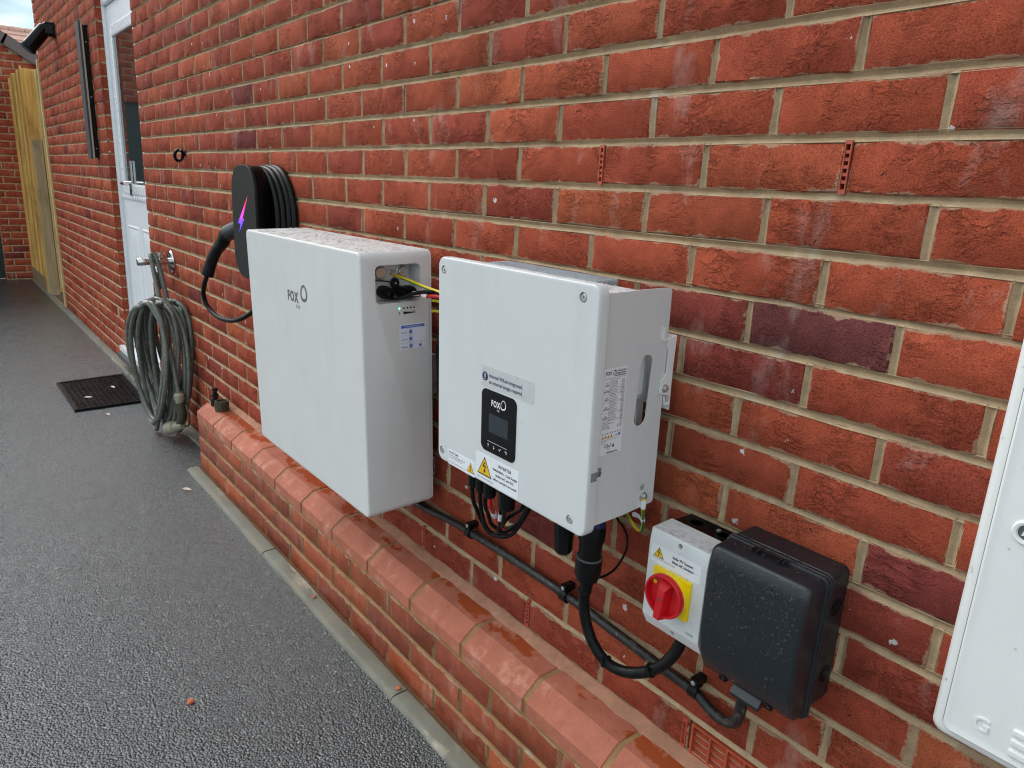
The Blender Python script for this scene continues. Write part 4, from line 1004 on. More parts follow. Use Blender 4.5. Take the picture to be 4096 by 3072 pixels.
b = MB(); textmb(b, 'FOX', .0150, FRONT, -.0378, -.0425, -.1710, sx=.76, bold=.0005, sp=1.15); ringmark(b, FRONT, -.0040, -.0345, .0072, .0092, -.1710, .22, (-.0004, .0006), R(-15), egg=.06); textmb(b, 'ESS', .0046, FRONT, -.0215, -.0490, -.1710, sx=1.1)
poly(b, FRONT, [(-.0470, -.1104), (.0085, -.1104), (.0085, -.1100), (-.0470, -.1100)], -.1709, -.1712)
for kx, up in ((-.0445, 1), (-.0280, -1)):
    zc = -.1180; poly(b, FRONT, [(kx - .0004, zc - .003), (kx + .0004, zc - .003), (kx + .0004, zc + .003), (kx - .0004, zc + .003)], -.1709, -.1712)
    poly(b, FRONT, [(kx - .002, zc + up * .0008), (kx, zc + up * .0036), (kx + .002, zc + up * .0008), (kx, zc + up * .0018)], -.1709, -.1713)
for P_ in ([(-.0140, -.1172), (-.0132, -.1166), (-.0118, -.1188), (-.0118, -.1203)], [(-.0118, -.1203), (-.0118, -.1188), (-.0088, -.1150), (-.0081, -.1157)], [(.0030, -.1158), (.0050, -.1142), (.0050, -.1174)], [(.0050, -.1162), (.0085, -.1162), (.0085, -.1154), (.0050, -.1154)], [(.0078, -.1195), (.0085, -.1195), (.0085, -.1162), (.0078, -.1162)], [(.0052, -.1195), (.0078, -.1195), (.0078, -.1189), (.0052, -.1189)]): poly(b, FRONT, P_, -.1709, -.1712)
part('panel_lettering', b, INKW, pn)
b = MB(); plate(b, FRONT, -.1712, -.0850, -.1962, -.1655, .0006, -.1692, -.1703, .0001, 1); w1 = part('cable_label', b, LABEL, inv)
b = MB(); textmb(b, 'Live DC Cable', .0052, FRONT, -.1690, -.1722, -.1703, bold=.00012)
for i, s_ in enumerate(('Do not disconnect DC plugs under load.', 'Turn off AC and DC isolators first.')): textmb(b, s_, .0036, FRONT, -.1690, -.1775 - .0045 * i, -.1703, sx=.9)
textmb(b, 'Place around DC cable from PV array to DC isolator', .0032, FRONT, -.1690, -.1915, -.1703, sx=.82); part('lettering', b, INK, w1)
warning(FRONT, w1, -.0975, -.1705, .0200, -.1703)
b = MB(); plate(b, FRONT, -.0822, .0420, -.1928, -.1405, .0006, -.1699, -.1703, .0001, 1); w2 = part('warning_label', b, LABEL, inv)
b = MB(); textmb(b, 'INVERTER', .0082, FRONT, .0040, -.1520, -.1703, 'CENTER', bold=.0001)
for i, (s_, z_) in enumerate((('WARNING - Dual Supply', -.1615), ('Isolate AC and DC', -.1705), ('before carrying out work', -.1795))): textmb(b, s_, .0068, FRONT, .0040, z_, -.1703, 'CENTER', sx=.96, bold=.00012)
textmb(b, 'Place on inverter front cover', .0044, FRONT, -.0755, -.1880, -.1703, sx=.92); part('lettering', b, INK, w2)
warning(FRONT, w2, -.0545, -.1440, .0370, -.1703)
# rating plate on the side
b = MB(); plate(b, SIDE, -.1405, -.0915, -.0680, .0705, .0012, .1965, .1969, .0001, 2); rp_ = part('rating_label', b, LABEL, inv)
b = MB(); textmb(b, 'FOX', .0078, SIDE, -.1375, .0610, .1969, sx=.8, bold=.0002); ringmark(b, SIDE, -.1190, .0640, .0028, .0040, .1969, .25, rot=R(-15), egg=.05)
for s_, z_ in (('H1-6.0-E-G2-WL', .0645), ('Storage Inverter', .0610), ('www.fox-ess.com', .0577)): textmb(b, s_, .0036, SIDE, -.0930, z_, .1969, 'RIGHT', bold=.0001)
rows = [('PV\nINPUT', ['Max. PV array current|', 'Max. input power|11000W', 'Max. input voltage|600V d.c.', 'MPP voltage range|80-550V', 'Nominal voltage|360V d.c.', 'Max. input current|16/16A d.c.', 'Isc PV|20/20A']),
        ('BATTERY', ['Battery voltage range|85-480V', 'Max. charge current|40/40A d.c.', 'Battery type|Lithium-ion']),
        ('AC\nINPUT', ['Nominal voltage|220/230V', 'Nominal frequency|50/60Hz', 'Max. input current|54.5A', 'Max. apparent power|12000VA', 'Power factor|0.8 leading']),
        ('AC\nOUTPUT', ['Nominal voltage|220/230V', 'Rated output current|27.3A', 'Nominal frequency|50/60Hz', 'Rated power|6000W', 'Rated apparent power|6000VA', 'Max. apparent power|6600VA', 'Power factor|0.8 leading']),
        ('EPS\nOUTPUT', ['Nominal voltage|220/230V', 'Max. output current|26.1A', 'Nominal frequency|50/60Hz', 'Max. apparent power|6000VA', 'Power factor|0.8 leading']),
        ('', ['Ingress protection|IP65', 'Operating temperature range|-25...60', 'Protective class|Class I', 'Inverter topology|Non-isolated', 'Overvoltage category|II(DC), III(AC)'])]
z_ = .0535
for hd, ls in rows:
    poly(b, SIDE, [(-.1385, z_ + .0020), (-.0935, z_ + .0020), (-.0935, z_ + .00225), (-.1385, z_ + .00225)], .1969, .1971)
    if hd: textmb(b, hd, .0032, SIDE, -.1325, z_ - .0024 * (len(ls) / 2 - .6), .1969, 'CENTER', bold=.0001)
    for l_ in ls:
        a_, v_ = l_.split('|'); textmb(b, a_, .0024, SIDE, -.1265 if hd else -.1385, z_ - .0008, .1969, sx=.9)
        if v_: textmb(b, v_, .0024, SIDE, -.0938, z_ - .0008, .1969, 'RIGHT', sx=.9)
        z_ -= .0025
for k in range(8):
    y = -.137 + .0056 * k; poly(b, SIDE, [(y, -.0335), (y + .0018, -.0335), (y + .0018, -.0317), (y, -.0317)], .1969, .1971)
textmb(b, '5min', .0040, SIDE, -.1085, -.0395, .1969)
for i, s_ in enumerate(('IEC62109-1, IEC62109-2, AS 4777.2, VDE-AR-N 4105', 'AS 60038, G 99/1-4', 'Made in China')): textmb(b, s_, .0017, SIDE, -.1385, -.0435 - .0026 * i, .1969)
textmb(b, 'CE', .0078, SIDE, -.1310, -.0560, .1969, bold=.0001)
for P_ in ([(-.1215, -.0535), (-.1205, -.0528), (-.1190, -.0555), (-.1190, -.0572)], [(-.1190, -.0572), (-.1190, -.0555), (-.1158, -.0500), (-.1150, -.0508)], [(-.1135, -.0570), (-.1080, -.0570), (-.1108, -.0508)]): poly(b, SIDE, P_, .1969, .1971)
textmb(b, 'SN:', .0036, SIDE, -.1245, -.0600, .1969); textmb(b, '605H602061K2745', .0036, SIDE, -.1245, -.0660, .1969, sx=.82, bold=.0001)
part('lettering', b, INK, rp_)
for k in range(4): warning(SIDE, rp_, -.1350 + .0062 * k, -.0352, .0052, .1969)
b = MB(); b.lathe((.1969, -.0985, -.0375), (1, 0, 0), [(0, .0024), (.0002, .0024)], 14); part('blue_mark', b, INKB, rp_)
b = MB(); plate(b, SIDE, -.1490, -.1330, -.1020, -.0865, .002, .1965, .1969, .0001, 3); sl = part('seal_label', b, SILVER, inv)
b = MB(); textmb(b, 'WARRANTY VOID', .0030, SIDE, -.1484, -.0965, .1969, bold=.0001, sx=.65); textmb(b, 'IF SEAL BROKEN', .0030, SIDE, -.1484, -.1000, .1969, bold=.0001, sx=.65); part('lettering', b, INK, sl)
b = MB(); b.box(.2061, .2066, -.1650, -.1525, -.1015, -.0870); part('seal_flap', b, SILVER, sl)
warning(SIDE, sl, -.1440, -.0875, .0052, .1969)
b = MB(); ringmark(b, SIDE, -.0315, -.1458, .0052, .0052, .1966, .12)
for hw, zz in ((.0034, -.1462), (.0022, -.1476), (.0010, -.1490)): poly(b, SIDE, [(-.0315 - hw, zz), (-.0315 + hw, zz), (-.0315 + hw, zz + .0006), (-.0315 - hw, zz + .0006)], .1966, .1969)
poly(b, SIDE, [(-.0318, -.1462), (-.0312, -.1462), (-.0312, -.1420), (-.0318, -.1420)], .1966, .1969); part('earth_symbol', b, INK, inv)
b = MB(); b.lathe((.1966, -.0275, -.1632), (1, 0, 0), [(0, .0072), (.0016, .0072), (.0018, .0055), (.0055, .005), (.0065, .004)], 14); part('earth_bolt', b, STEEL, inv)
# glands below
for k, (x, y, h_, r_) in enumerate(((-.175, -.105, .078, .0125), (-.150, -.105, .080, .0125), (-.122, -.105, .082, .0135), (-.090, -.090, .062, .0125))):
    b = MB(); b.lathe((x, y, -.1845), (0, 0, -1), [(0, r_ * .9), (.018, r_ * .9), (.030, r_ * .72), (.040, r_ * .78), (.042, r_), (h_ - .004, r_ * .98), (h_, r_ * .8)], 12); part('cable_gland', b, BLACK, inv, ang=22)
b = MB(); b.lathe((-.068, -.105, -.1845), (0, 0, -1), [(0, .020), (.05, .020), (.052, .017), (.085, .0165), (.088, .013)], 14); part('cable_gland', b, BLACK, inv, ang=22)
b = MB(); b.lathe((.078, -.090, -.1845), (0, 0, -1), [(0, .016), (.040, .016), (.043, .0185), (.078, .0185), (.088, .0175), (.112, .0165), (.118, .012)], 12); part('blank_gland', b, BLACK, inv, ang=22)
b = MB(); b.lathe((.130, -.068, -.1845), (0, 0, -1), [(0, .0190), (.055, .0190)], 18); part('socket_collar', b, BLUE, inv)
# beads
b = MB(); dr = random.Random(17)
for k in range(46): b.drop((dr.uniform(-.19, .19), -.1700, dr.uniform(-.19, .19)), (0, -1, 0), dr.uniform(.0005, .0013), .6, 1.)
for k in range(150): b.drop((dr.uniform(-.19, .192), dr.uniform(-.146, -.08), .1845), (0, 0, 1), dr.uniform(.002, .0055), .55)
for k in range(40): b.drop((dr.uniform(-.19, .19), dr.uniform(-.168, -.153), .1990), (0, 0, 1), dr.uniform(.0006, .0018), .4)
part('water_bead', b, WATER, inv, kind='stuff', ang=170)

# ---------------------------------------------------------------- isolator switch
iso = thing('isolator_switch', 'grey isolator box with a red and yellow rotary switch', 'isolator', (-.116, -.05, -.742))
b = MB(); b.loft([[(a, y, z_) for a, z_ in rr(-.171, -.061, -.741, -.564, .004, 3)] for y in (0, -.0455)]); part('back_box', b, BLACKG, iso, False)
for x in (-.140, -.088):
    b = MB(); b.lathe((x, -.022, -.5642), (0, 0, 1), [(0, .0125), (.0008, .0125), (.0008, .0110), (.0002, .0108)], 18); part('knockout', b, BLACK, iso, False)
b = MB(); b.lathe((-.100, -.018, -.566), (0, 0, 1), [(0, .004), (.005, .004), (.006, .002)], 10); part('lid_screw', b, RIVET, iso, False)
prof = [(-.0460, -.7425), (-.0830, -.7425), (-.0850, -.7415), (-.0970, -.7200), (-.0980, -.7170), (-.0980, -.5890), (-.0978, -.5860), (-.0950, -.5665), (-.0935, -.5645), (-.0460, -.5625)]
b = MB(); b.loft([[(x, -.046 + (y + .046) * k, -.6525 + (z_ + .6525) * (.997 + .003 * k)) for y, z_ in prof] for x, k in ((-.1725, .985), (-.1718, 1), (-.0602, 1), (-.0595, .985))])
cov = part('cover', b, WHITE_S, iso, False, 20)
cs = []
for x, z_, y in ((-.1140, -.5740, -.10), (-.1130, -.7290, -.10)):
    c = MB(); c.lathe((x, -.11, z_), (0, 1, 0), [(0, .0044), (.05, .0044)], 16); cs.append(c)
for c in cs: c.v = [tuple(MATRIX[iso.name].inverted() @ Vector(v)) for v in c.v]
cut(cov, cs)
b = MB(); plate(b, FRONT, -.1676, -.0695, -.6185, -.5888, .0006, -.0979, -.0983, .0001, 1); il = part('name_label', b, LABEL, iso, False)
b = MB(); textmb(b, 'Solar PV System', .0062, FRONT, -.1240, -.5985, -.0983, bold=.00018, sx=.98); textmb(b, 'Main AC isolator', .0062, FRONT, -.1240, -.6062, -.0983, bold=.00018, sx=.98)
textmb(b, 'Place on AC isolator (at inverter location)', .0032, FRONT, -.1645, -.6120, -.0983, sx=.85); part('lettering', b, INK, il, False)
_loc_off = MATRIX[iso.name].inverted()
tri_h = .0185
def warning_world(parent, a, bz, h, d):
    off = MATRIX[root_of(parent).name].translation
    return warning(FRONT, parent, a - off.x, bz - off.z, h, d - off.y)
warning_world(il, -.1512, -.5905, .0180, -.0983)
b = MB(); textmb(b, 'IS4P40', .0056, FRONT, -.0850, -.7118, -.0980, sx=1.0); part('lettering', b, INKG, iso, False)
SX, SZ = -.118, -.6558
b = MB(); plate(b, FRONT, SX - .0362, SX + .0362, SZ - .0338, SZ + .0338, .0015, -.0980, -.1040, .0008, 2); yp = part('switch_plate', b, YELLOW, iso, False)
n = 40; b = MB(); b.lathe((SX, -.1040, SZ), (0, -1, 0), [(0, .0352), (.0078, .0345), (.0078, .0335)], n); part('switch_collar', b, YELLOW, yp, False)
dial = MB(); dial.lathe((SX, -.1120, SZ), (0, -1, 0), [(0, .0338), (.002, .0362), (.0085, .0360), (.0105, .0350), (.0110, .0335), (.0105, .0322), (.0085, .0316), (-.0050, .0306)], n)
dl_ = part('dial', dial, RED, iso, False, 40)
b = MB(); b.lathe((SX, -.1110, SZ), (0, -1, 0), [(0, .0330), (.0014, .0330)], n); part('dial_floor', b, RED, dl_, False)
a = R(6)
def dp(x, z_, y): return (SX + x * math.cos(a) + z_ * math.sin(a), y, SZ - x * math.sin(a) + z_ * math.cos(a))
hb = MB(); hb.loft([[dp(x * k, z_ * (k if z_ > 0 else 1), y) for x, z_ in ((-.0105, .026), (.0105, .026), (.0105, -.010), (.0090, -.0385), (-.0090, -.0385), (-.0105, -.010))] for y, k in ((-.1118, 1.06), (-.1200, .90), (-.1275, .66), (-.1285, .55))]); part('dial_handle', hb, RED, dl_, False, 22)
b = MB(); b.lathe(dp(0, -.002, -.1278), (0, -1, 0), [(0, .0042), (.0014, .0042), (.0014, .0030), (.0002, .0028)], 12); hs = part('dial_screw_well', b, RED, dl_, False)
b = MB(); b.lathe(dp(0, -.002, -.1282), (0, -1, 0), [(0, .0026), (.0006, .0024)], 8); part('dial_screw', b, INKG, hs, False)
for ang in (150, 25):
    b = MB(); x, z_ = .0275 * math.cos(R(ang)), .0275 * math.sin(R(ang)); b.lathe((SX + x, -.1122, SZ + z_), (0, -1, 0), [(0, .0038), (.0006, .0036)], 10); part('lock_hole', b, YELLOW, dl_, False)
b = MB(); dr = random.Random(23)
for k in range(90): b.drop((dr.uniform(-.170, -.062), dr.uniform(-.092, -.048), -.5632 - .0020 * .4), (0, 0, 1), dr.uniform(.0008, .0026), .35)
for k in range(45):
    zz = -.575 - abs(dr.gauss(0, .03)) if dr.random() < .6 else dr.uniform(-.71, -.59); yy = -.0980 if zz < -.589 else -.0980 + (zz + .589) * .13
    b.drop((dr.uniform(-.170, -.062), yy, zz), (0, -1, .1), dr.uniform(.0005, .0012), .6, .8)
part('water_bead', b, WATER, iso, False, kind='stuff', ang=170)

# ---------------------------------------------------------------- anthracite enclosure
cu = thing('meter_enclosure', 'dark anthracite plastic enclosure beaded with rain right of the isolator', 'enclosure', (.02, -.05, -.755))
b = MB(); b.loft([[(a_, y, z_) for a_, z_ in rr(-.0560 + i, .1040 - i, -.7520 + i, -.5370 - i, .010 - i * .5, 5)] for y, i in ((0, 0), (-.0440, 0), (-.0450, .001), (-.0450, .003))]); part('back_box', b, ANTHRA, cu, False)
def cprof(z_):
    P_ = [(-.770, -.066), (-.7675, -.0715), (-.755, -.084), (-.742, -.0910), (-.722, -.0975), (-.705, -.1018), (-.68, -.1040), (-.649, -.1050), (-.60, -.1050), (-.570, -.1044), (-.5573, -.1035), (-.545, -.0985), (-.538, -.0930), (-.530, -.085)]
    for (z0, y0), (z1, y1) in zip(P_, P_[1:]):
        if z0 <= z_ <= z1: return y0 + (y1 - y0) * (z_ - z0) / (z1 - z0)
    return P_[0][1] if z_ < P_[0][0] else P_[-1][1]
b = MB(); L_ = []; cxm, czm = .0225, -.652
for ins, dy, flat in ((.0005, None, -.0452), (.0005, None, -.0485), (-.0008, None, -.0490), (-.0008, None, -.0520), (.0012, None, -.0528), (.0012, None, -.0550), (.0002, None, -.0556), (.0002, None, -.0580), (.0030, None, -.0590), (.0038, .0050, 0), (.0044, .0026, 0), (.0056, .0009, 0), (.0076, 0, 0), (.012, 0, 0), (.020, 0, 0), (.030, 0, 0), (.043, 0, 0), (.058, 0, 0), (.072, 0, 0)):
    row = []
    for a_, z_ in rr(-.0595 + ins, .1045 - ins, -.7665 + ins, -.5378 - ins, max(.010 - ins * .3, .004), 4, 14):
        y = flat if dy is None else min(cprof(z_) + dy, -.0645)
        if dy is None and z_ < -.752: y = flat if flat > -.06 else y
        row.append((a_, y, z_))
    L_.append(row)
b.loft(L_, False, True); lid = part('lid', b, ANTHRA, cu, False, 28)
for y0, h_ in ((-.0242, -.5915), (-.0225, -.7005)):
    b = MB(); b.lathe((.1040, y0, h_), (1, 0, 0), [(0, .0135), (.0010, .0135), (.0010, .0120), (.0002, .0118)], 24); ko = part('knockout', b, BLACKM, cu, False)
    b = MB(); b.lathe((.1040, y0, h_), (1, 0, 0), [(0, .0075), (.0014, .0075), (.0018, .0060)], 18); part('knockout_disc', b, BLACKM, ko, False)
b = MB(); b.box(-.010, .045, -.0675, -.0625, -.5385, -.5368); part('lid_slot', b, BLACK, cu, False)
for x in (-.008, .001, .036, .043):
    b = MB(); b.box(x - .0010, x + .0010, -.074, -.0600, -.5388, -.5358); part('slot_tooth', b, ANTHRA, cu, False)
b = MB(); b.loft([[(x, y, z_) for y, z_ in ((-.078, -.7600), (-.050, -.7600), (-.050, -.7700), (-.085, -.7760), (-.0865, -.7700))] for x in (-.001, .047)]); part('latch_tab', b, ANTHRA, cu, False, 20)
for x in (-.018, .060):
    b = MB(); b.lathe((x, -.0822, -.7600), (0, -.8, -.5), [(-.003, .0072), (.0014, .0072), (.0014, .0055), (-.002, .005)], 14); sb = part('screw_boss', b, BLACK, cu, False)
    b = MB(); b.lathe((x, -.0812, -.7596), (0, -.8, -.5), [(-.002, .0035), (.0008, .0030)], 10); part('lid_screw', b, RIVET, sb, False)
b = MB(); dr = random.Random(29)
for k in range(520):
    z_ = -.545 - abs(dr.gauss(0, .065)) if dr.random() < .8 else dr.uniform(-.755, -.55)
    if z_ < -.76: continue
    x = dr.uniform(-.050, .094) if dr.random() < .6 else dr.choice((-.035, .0, .05, .075)) + dr.gauss(0, .006)
    r_ = min(.0026, .0007 + dr.expovariate(1 / .0006)); b.drop((x, cprof(z_) - .0001, z_), (0, -1, .15), r_, .95, dr.uniform(0, .5))
for k in range(240):
    y = dr.uniform(-.088, -.004); b.drop((dr.uniform(-.05, .098), y, -.5372 if y > -.045 else -.5378 - max(0, (-y - .078)) * .8), (0, 0, 1), min(.0035, .0007 + dr.expovariate(1 / .0008)), .42)
for k in range(34): b.drop((.1046, -.054 + dr.gauss(0, .0012), dr.uniform(-.75, -.55)), (1, 0, 0), dr.uniform(.0004, .0009), .6)
part('water_bead', b, WATER, cu, False, kind='stuff', ang=170)

# ---------------------------------------------------------------- cables
def cable(name, label, pts, r, mat, k=6, cat='cable', group=None):
    b = MB(); b.tube(pts, r, 9, k); return solo(name, b, mat, label, cat, pts[len(pts) // 2], group, ang=60)
con = thing('wall_conduit', 'dusty black armoured cable clipped along the wall under the boxes', 'cable', (-.5, -.02, -.87))
b = MB(); b.tube([(-1.35, -.017, -.872), (-1.10, -.017, -.874), (-.973, -.017, -.870), (-.87, -.017, -.858), (-.771, -.018, -.852), (-.587, -.018, -.849), (-.433, -.018, -.850), (-.303, -.020, -.856), (-.165, -.020, -.865), (-.105, -.020, -.868), (-.070, -.022, -.879), (-.040, -.026, -.880), (-.014, -.032, -.862), (-.006, -.036, -.825), (-.008, -.036, -.765), (-.008, -.036, -.745)], .0092, 12, 6); part('cable_sheath', b, CONDUIT, con, False, 60)
for x, z_ in ((-.771, -.8515), (-.433, -.850), (-.103, -.866)):
    b = MB(); b.loft([[(x + s, y, z_ + h_) for y, h_ in [(-.0175 - .0145 * math.cos(R(a_)), .0145 * math.sin(R(a_))) for a_ in range(-120, 121, 20)] + [(-.0175 - .0108 * math.cos(R(a_)), .0108 * math.sin(R(a_))) for a_ in range(120, -121, -20)]] for s in (-.0085, .0085)]); cp = part('cable_clip', b, BLACK, con, False, 50)
    b = MB(); b.box(x - .0070, x + .0070, -.028, 0, z_ + .0115, z_ + .0260); part('clip_block', b, BLACK, cp, False)
    b = MB(); b.lathe((x, -.0280, z_ + .0190), (0, -1, 0), [(0, .0044), (.0018, .0044), (.0026, .002)], 12); part('clip_screw', b, RIVET, cp, False)
ac = thing('power_cable', 'thick black power cable looping from the inverter plug up into the isolator', 'cable', (-.25, -.1, -.87))
b = MB(); b.lathe((-.2845, -.1140, -.600), (-.04, .0, -1), [(0, .0215), (.010, .0235), (.030, .0235), (.031, .0205), (.066, .0200), (.067, .0235), (.096, .0235), (.110, .0195), (.112, .0125), (.132, .0110)], 16); pg = part('plug_body', b, BLACK, ac, False, 25)
b = MB(); b.lathe((-.2872, -.1140, -.664), (-.04, 0, -1), [(0, .0238), (.0022, .0238)], 16); part('plug_ring', b, GASKET, pg, False)
b = MB(); b.tube([(-.2895, -.113, -.712), (-.2965, -.110, -.735), (-.2955, -.105, -.788), (-.278, -.10, -.8334), (-.250, -.092, -.863), (-.2186, -.085, -.868), (-.1864, -.078, -.8565), (-.1574, -.07, -.8360), (-.137, -.060, -.810), (-.126, -.050, -.780), (-.122, -.046, -.745), (-.121, -.045, -.735)], .0102, 12, 6); part('cable_sheath', b, CABLE, ac, False, 60)
for p0, ax_ in (((-.2465, -.0912, -.8645), (.88, .2, -.35)), ((-.2965, -.1095, -.7400), (0, 0, -1)), ((-.1620, -.0710, -.8400), (.8, .25, .55))):
    b = MB(); b.lathe(Vector(p0) - Vector(ax_).normalized() * .003, ax_, [(0, .0120), (.001, .0126), (.005, .0126), (.006, .0120)], 14); ct = part('cable_tie', b, BLACK, ac, False)
    b = MB(); x, y, z_ = p0; b.box(x + .000, x + .006, y - .016, y - .009, z_ + .006, z_ + .014); part('tie_head', b, BLACK, ct, False)
cable('signal_wire', 'thin black wire arching from the power plug to the inverter underside', [(-.272, -.106, -.703), (-.2735, -.08, -.706), (-.2745, -.055, -.699), (-.276, -.032, -.676), (-.283, -.022, -.655), (-.2890, -.030, -.631), (-.2890, -.05, -.606), (-.289, -.06, -.555)], .0022, CABLE)
ew = thing('earth_wire', 'green and yellow earth wire curling under the inverter side', 'wire', (-.23, -.06, -.6))
EP = [(-.2115, -.0745, -.5335), (-.2115, -.0755, -.5400), (-.2135, -.073, -.556), (-.214, -.0700, -.572), (-.216, -.066, -.590), (-.224, -.060, -.603), (-.240, -.054, -.606), (-.262, -.050, -.596), (-.280, -.048, -.578), (-.285, -.048, -.560)]
b = MB(); b.tube(EP, .0030, 8, 5); wi = part('wire_core', b, CABY, ew, False, 60)
b = MB(); b.tube([(x + .0012, y - .0010, z_ - .0004) for x, y, z_ in EP[2:]], .0023, 6, 5); part('wire_stripe', b, CABG, wi, False, 60)
b = MB(); b.tube([(-.2115, -.0752, -.5380), (-.2130, -.0738, -.553)], .0048, 9, 0); sl2 = part('wire_sleeve', b, PVCW, ew, False)
b = MB(); b.tube([(-.2142, -.0698, -.574), (-.2150, -.0680, -.580)], .0040, 9, 0); part('wire_sleeve', b, PVCW, ew, False)
b = MB(); b.lathe((-.2150, -.0765, -.5330), (1, 0, 0), [(0, .0068), (.0010, .0068)], 14); part('ring_lug', b, STEEL, ew, False)
b = MB(); b.loft([[(x, -.066 + h_, z_) for x, z_ in ((-.219, -.577), (-.226, -.572), (-.236, -.571), (-.242, -.575), (-.240, -.581), (-.228, -.579), (-.219, -.582))] for h_ in (0, .0006)]); part('paper_tag', b, LABEL, ew, False)
DC = 'black cables looping below the inverter glands'
cable('gland_cable', 'thin black cable hanging from the leftmost gland below the inverter', [(-.590, -.155, -.60), (-.591, -.148, -.662), (-.597, -.133, -.692), (-.592, -.12, -.724), (-.579, -.11, -.745), (-.553, -.10, -.746), (-.536, -.09, -.738), (-.528, -.08, -.724), (-.516, -.07, -.691), (-.505, -.06, -.65), (-.50, -.05, -.58)], .0044, CABLE, group=DC)
cable('gland_cable', 'thin black cable hanging from the second gland below the inverter', [(-.565, -.152, -.60), (-.568, -.146, -.663), (-.581, -.129, -.702), (-.587, -.117, -.728), (-.577, -.106, -.746), (-.554, -.094, -.738), (-.532, -.083, -.719), (-.521, -.071, -.693), (-.515, -.055, -.64), (-.51, -.05, -.57)], .0044, CABLE, group=DC)
cable('gland_cable', 'thin black cable hanging behind the third gland below the inverter', [(-.546, -.152, -.60), (-.553, -.145, -.663), (-.565, -.128, -.69), (-.57, -.116, -.716), (-.569, -.104, -.73), (-.564, -.092, -.736), (-.557, -.08, -.734), (-.53, -.065, -.71), (-.51, -.05, -.65)], .0042, CABLE, group=DC)
rd = thing('red_wire', 'red wire with white marker sleeve under the inverter', 'wire', (-.545, -.125, -.69))
b = MB(); b.tube([(-.536, -.148, -.635), (-.538, -.143, -.661), (-.545, -.13, -.679), (-.551, -.12, -.692), (-.552, -.11, -.708), (-.545, -.10, -.725)], .0042, 9, 6); part('wire_core', b, CABR, rd, False, 60)
b = MB(); b.tube([(-.5462, -.128, -.6815), (-.5508, -.1195, -.6935)], .0056, 10, 0); part('wire_sleeve', b, PVCW, rd, False)
bw = thing('marked_black_wire', 'black wire with white marker sleeve next to the red wire', 'wire', (-.537, -.118, -.7))
b = MB(); b.tube([(-.520, -.128, -.640), (-.530, -.122, -.675), (-.533, -.12, -.690), (-.54, -.115, -.709), (-.549, -.11, -.729), (-.54, -.095, -.735)], .0042, 9, 6); part('wire_core', b, CABLE, bw, False, 60)
b = MB(); b.tube([(-.5312, -.1212, -.679), (-.5352, -.1188, -.6955)], .0056, 10, 0); part('wire_sleeve', b, PVCW, bw, False)
cable('gland_cable', 'short black cable bending right below the wide inverter gland', [(-.485, -.150, -.645), (-.505, -.135, -.685), (-.540, -.11, -.714), (-.545, -.093, -.703), (-.544, -.077, -.697), (-.535, -.06, -.680), (-.52, -.05, -.62)], .0042, CABLE, group=DC)
# battery to inverter links
cable('battery_cable', 'black cable leaving the front connector in the battery recess', [(-.930, -.148, -.3005), (-.905, -.140, -.298), (-.877, -.120, -.284), (-.829, -.103, -.273), (-.808, -.10, -.274), (-.70, -.09, -.30), (-.62, -.08, -.36)], .0042, CABLE)
cable('battery_cable', 'black cable leaving the middle connector in the battery recess', [(-.935, -.110, -.2985), (-.900, -.106, -.292), (-.86, -.100, -.284), (-.82, -.094, -.280), (-.70, -.085, -.31), (-.62, -.08, -.38)], .0045, CABLE)
cr_ = thing('red_battery_wire', 'red wire with white sleeve running from battery to inverter', 'wire', (-.84, -.105, -.287))
b = MB(); b.tube([(-.94, -.084, -.2985), (-.90, -.100, -.289), (-.864, -.110, -.2845), (-.845, -.106, -.2865), (-.807, -.10, -.282), (-.70, -.09, -.29), (-.62, -.08, -.34)], .0044, 9, 6); part('wire_core', b, CABR, cr_, False, 60)
b = MB(); b.tube([(-.892, -.1105, -.2865), (-.866, -.1105, -.2828)], .0056, 10, 0); part('wire_sleeve', b, PVCW, cr_, False)
b = MB(); b.tube([(-.858, -.1090, -.2848), (-.843, -.1060, -.2865)], .0054, 10, 0); part('wire_sleeve', b, PVCW, cr_, False)
er = thing('battery_earth_wire', 'yellow and green earth wire running from the battery recess to the inverter', 'wire', (-.86, -.11, -.265))
EP = [(-.955, -.128, -.2515), (-.93, -.120, -.2545), (-.897, -.112, -.260), (-.851, -.105, -.267), (-.808, -.10, -.271), (-.70, -.09, -.28), (-.63, -.08, -.31)]
b = MB(); b.tube(EP, .0034, 8, 6); wi = part('wire_core', b, CABY, er, False, 60)
b = MB(); b.tube([(x, y - .0006, z_ - .0020) for x, y, z_ in EP[1:]], .0025, 6, 6); part('wire_stripe', b, CABG, wi, False, 60)
bun = thing('cable_bundle', 'dark bundle of cables dropping between the battery and inverter', 'cables', (-.86, -.05, -.87))
for k in range(5):
    r = random.Random(k); x = -.893 + .008 * k; b = MB(); b.tube([(-.68, -.04 - .004 * k, -.40 - .01 * k), (-.80, -.045, -.345 - .008 * k), (x, -.042 + r.uniform(-.006, .006), -.40 - .008 * k), (x + r.uniform(-.004, .004), -.036 + r.uniform(-.006, .006), -.50), (x + .012, -.030, -.575), (-.80, -.03, -.605 + .003 * k), (-.66, -.03, -.58)], .0058, 8, 6); part('cable_strand', b, CABLE, bun, False, 60)
b = MB(); b.tube([(-.893, -.06, -.306), (-.868, -.06, -.304), (-.80, -.06, -.31)], .003, 8, 4); part('earth_strand', b, CABY, bun, False)
b = MB(); b.tube([(-.893, -.06, -.330), (-.868, -.06, -.327), (-.80, -.06, -.33)], .003, 8, 4); part('earth_strand', b, CABY, bun, False)

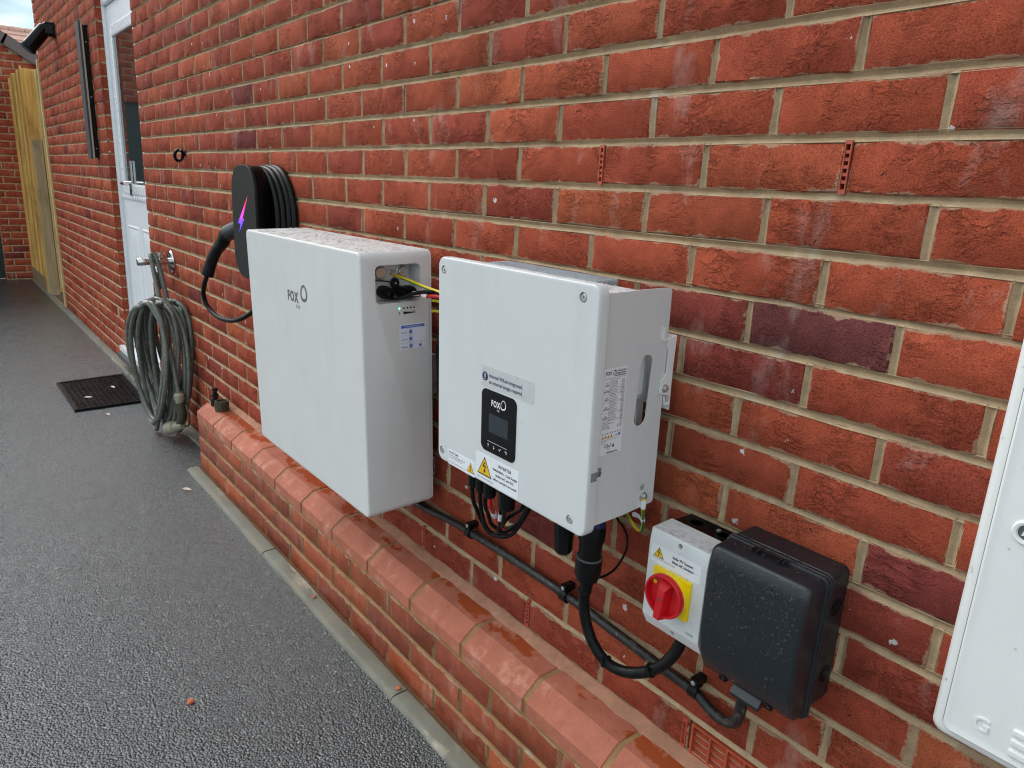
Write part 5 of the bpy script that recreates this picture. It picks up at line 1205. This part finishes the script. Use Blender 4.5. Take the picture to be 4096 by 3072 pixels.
# ---------------------------------------------------------------- gas meter box at the right
gm = thing('meter_box', 'white gas meter box with a raised letter G at the right edge', 'meter box', (.45, -.02, -.687))
b = MB(); b.loft([[(a_, y, z_) for a_, z_ in rr(.2465 + i, .70 - i, -.6890 + i, -.06 - i, .016 - i * .5, 6)] for y, i in ((.004, 0), (-.018, 0), (-.0265, .0022), (-.0310, .0060), (-.0325, .0100), (-.0325, .0150))]); part('frame', b, WHITE_P, gm, False)
b = MB(); b.loft([[(a_, y, z_) for a_, z_ in rr(.2612 + i, .6853 - i, -.6743 + i, -.0747 - i, .010, 6)] for y, i in ((-.0320, 0), (-.0329, 0), (-.0329, .002))]); part('door_gap', b, GASKET, gm, False)
b = MB(); b.loft([[(a_, y, z_) for a_, z_ in rr(.2630 + i, .6835 - i, -.6725 + i, -.0765 - i, .010 - i * .5, 6)] for y, i in ((-.032, 0), (-.0375, 0), (-.0395, .0010), (-.0405, .0030), (-.0395, .0085), (-.0393, .012), (-.0393, .015))]); md_ = part('door', b, WHITE_P, gm, False, 25)
b2 = MB()
cuG = bpy.data.curves.new('tmp', 'FONT'); cuG.body = 'G'; cuG.size = .0255; cuG.extrude = .0016; cuG.resolution_u = 4; cuG.offset = .0002
oG = bpy.data.objects.new('tmp', cuG); COL.objects.link(oG); bpy.context.view_layer.update(); meG = bpy.data.meshes.new_from_object(oG.evaluated_get(bpy.context.evaluated_depsgraph_get()))
b2.add([(.2930 + v.co.x, -.0393 - v.co.z, -.6490 + v.co.y) for v in meG.vertices], [tuple(p_.vertices) for p_ in meG.polygons]); part('raised_letter', b2, WHITE_P, md_, False, 20)
bpy.data.objects.remove(oG); bpy.data.curves.remove(cuG); bpy.data.meshes.remove(meG)
for z_ in (-.6290, -.6425, -.6560):
    b = MB(); plate(b, FRONT, .3335, .62, z_ - .0042, z_ + .0042, .002, -.039, -.0425, .0015, 2); part('louvre', b, WHITE_P, md_, False)
b = MB(); b.lathe((.2985, -.0390, -.3900), (0, -1, 0), [(0, .0150), (.0020, .0146), (.0034, .0130), (.0030, .0100), (.0006, .0092)], 24); lk = part('lock_ring', b, WHITE_P, md_, False)
b = MB(); b.lathe((.2985, -.0392, -.3900), (0, -1, 0), [(0, .0090), (.0005, .0088)], 20); part('lock_well', b, GASKET, lk, False)
b = MB(); b.lathe((.2985, -.0395, -.3900), (0, -1, 0), [(0, .0068), (.0024, .0056)], 3); part('lock_triangle', b, WHITE_P, lk, False, 10)
b = MB(); dr = random.Random(37)
for k in range(26):
    if k < 5: b.drop((.2535 + dr.uniform(-.003, .003), -.0318, dr.uniform(-.66, -.12)), (-.3, -1, 0), dr.uniform(.0008, .0022), .55, .8)
    else: b.drop((dr.uniform(.28, .40), -.0393, dr.uniform(-.63, -.15)), (0, -1, 0), dr.uniform(.0006, .0015), .55, 1.)
part('water_bead', b, WATER, gm, False, kind='stuff', ang=170)
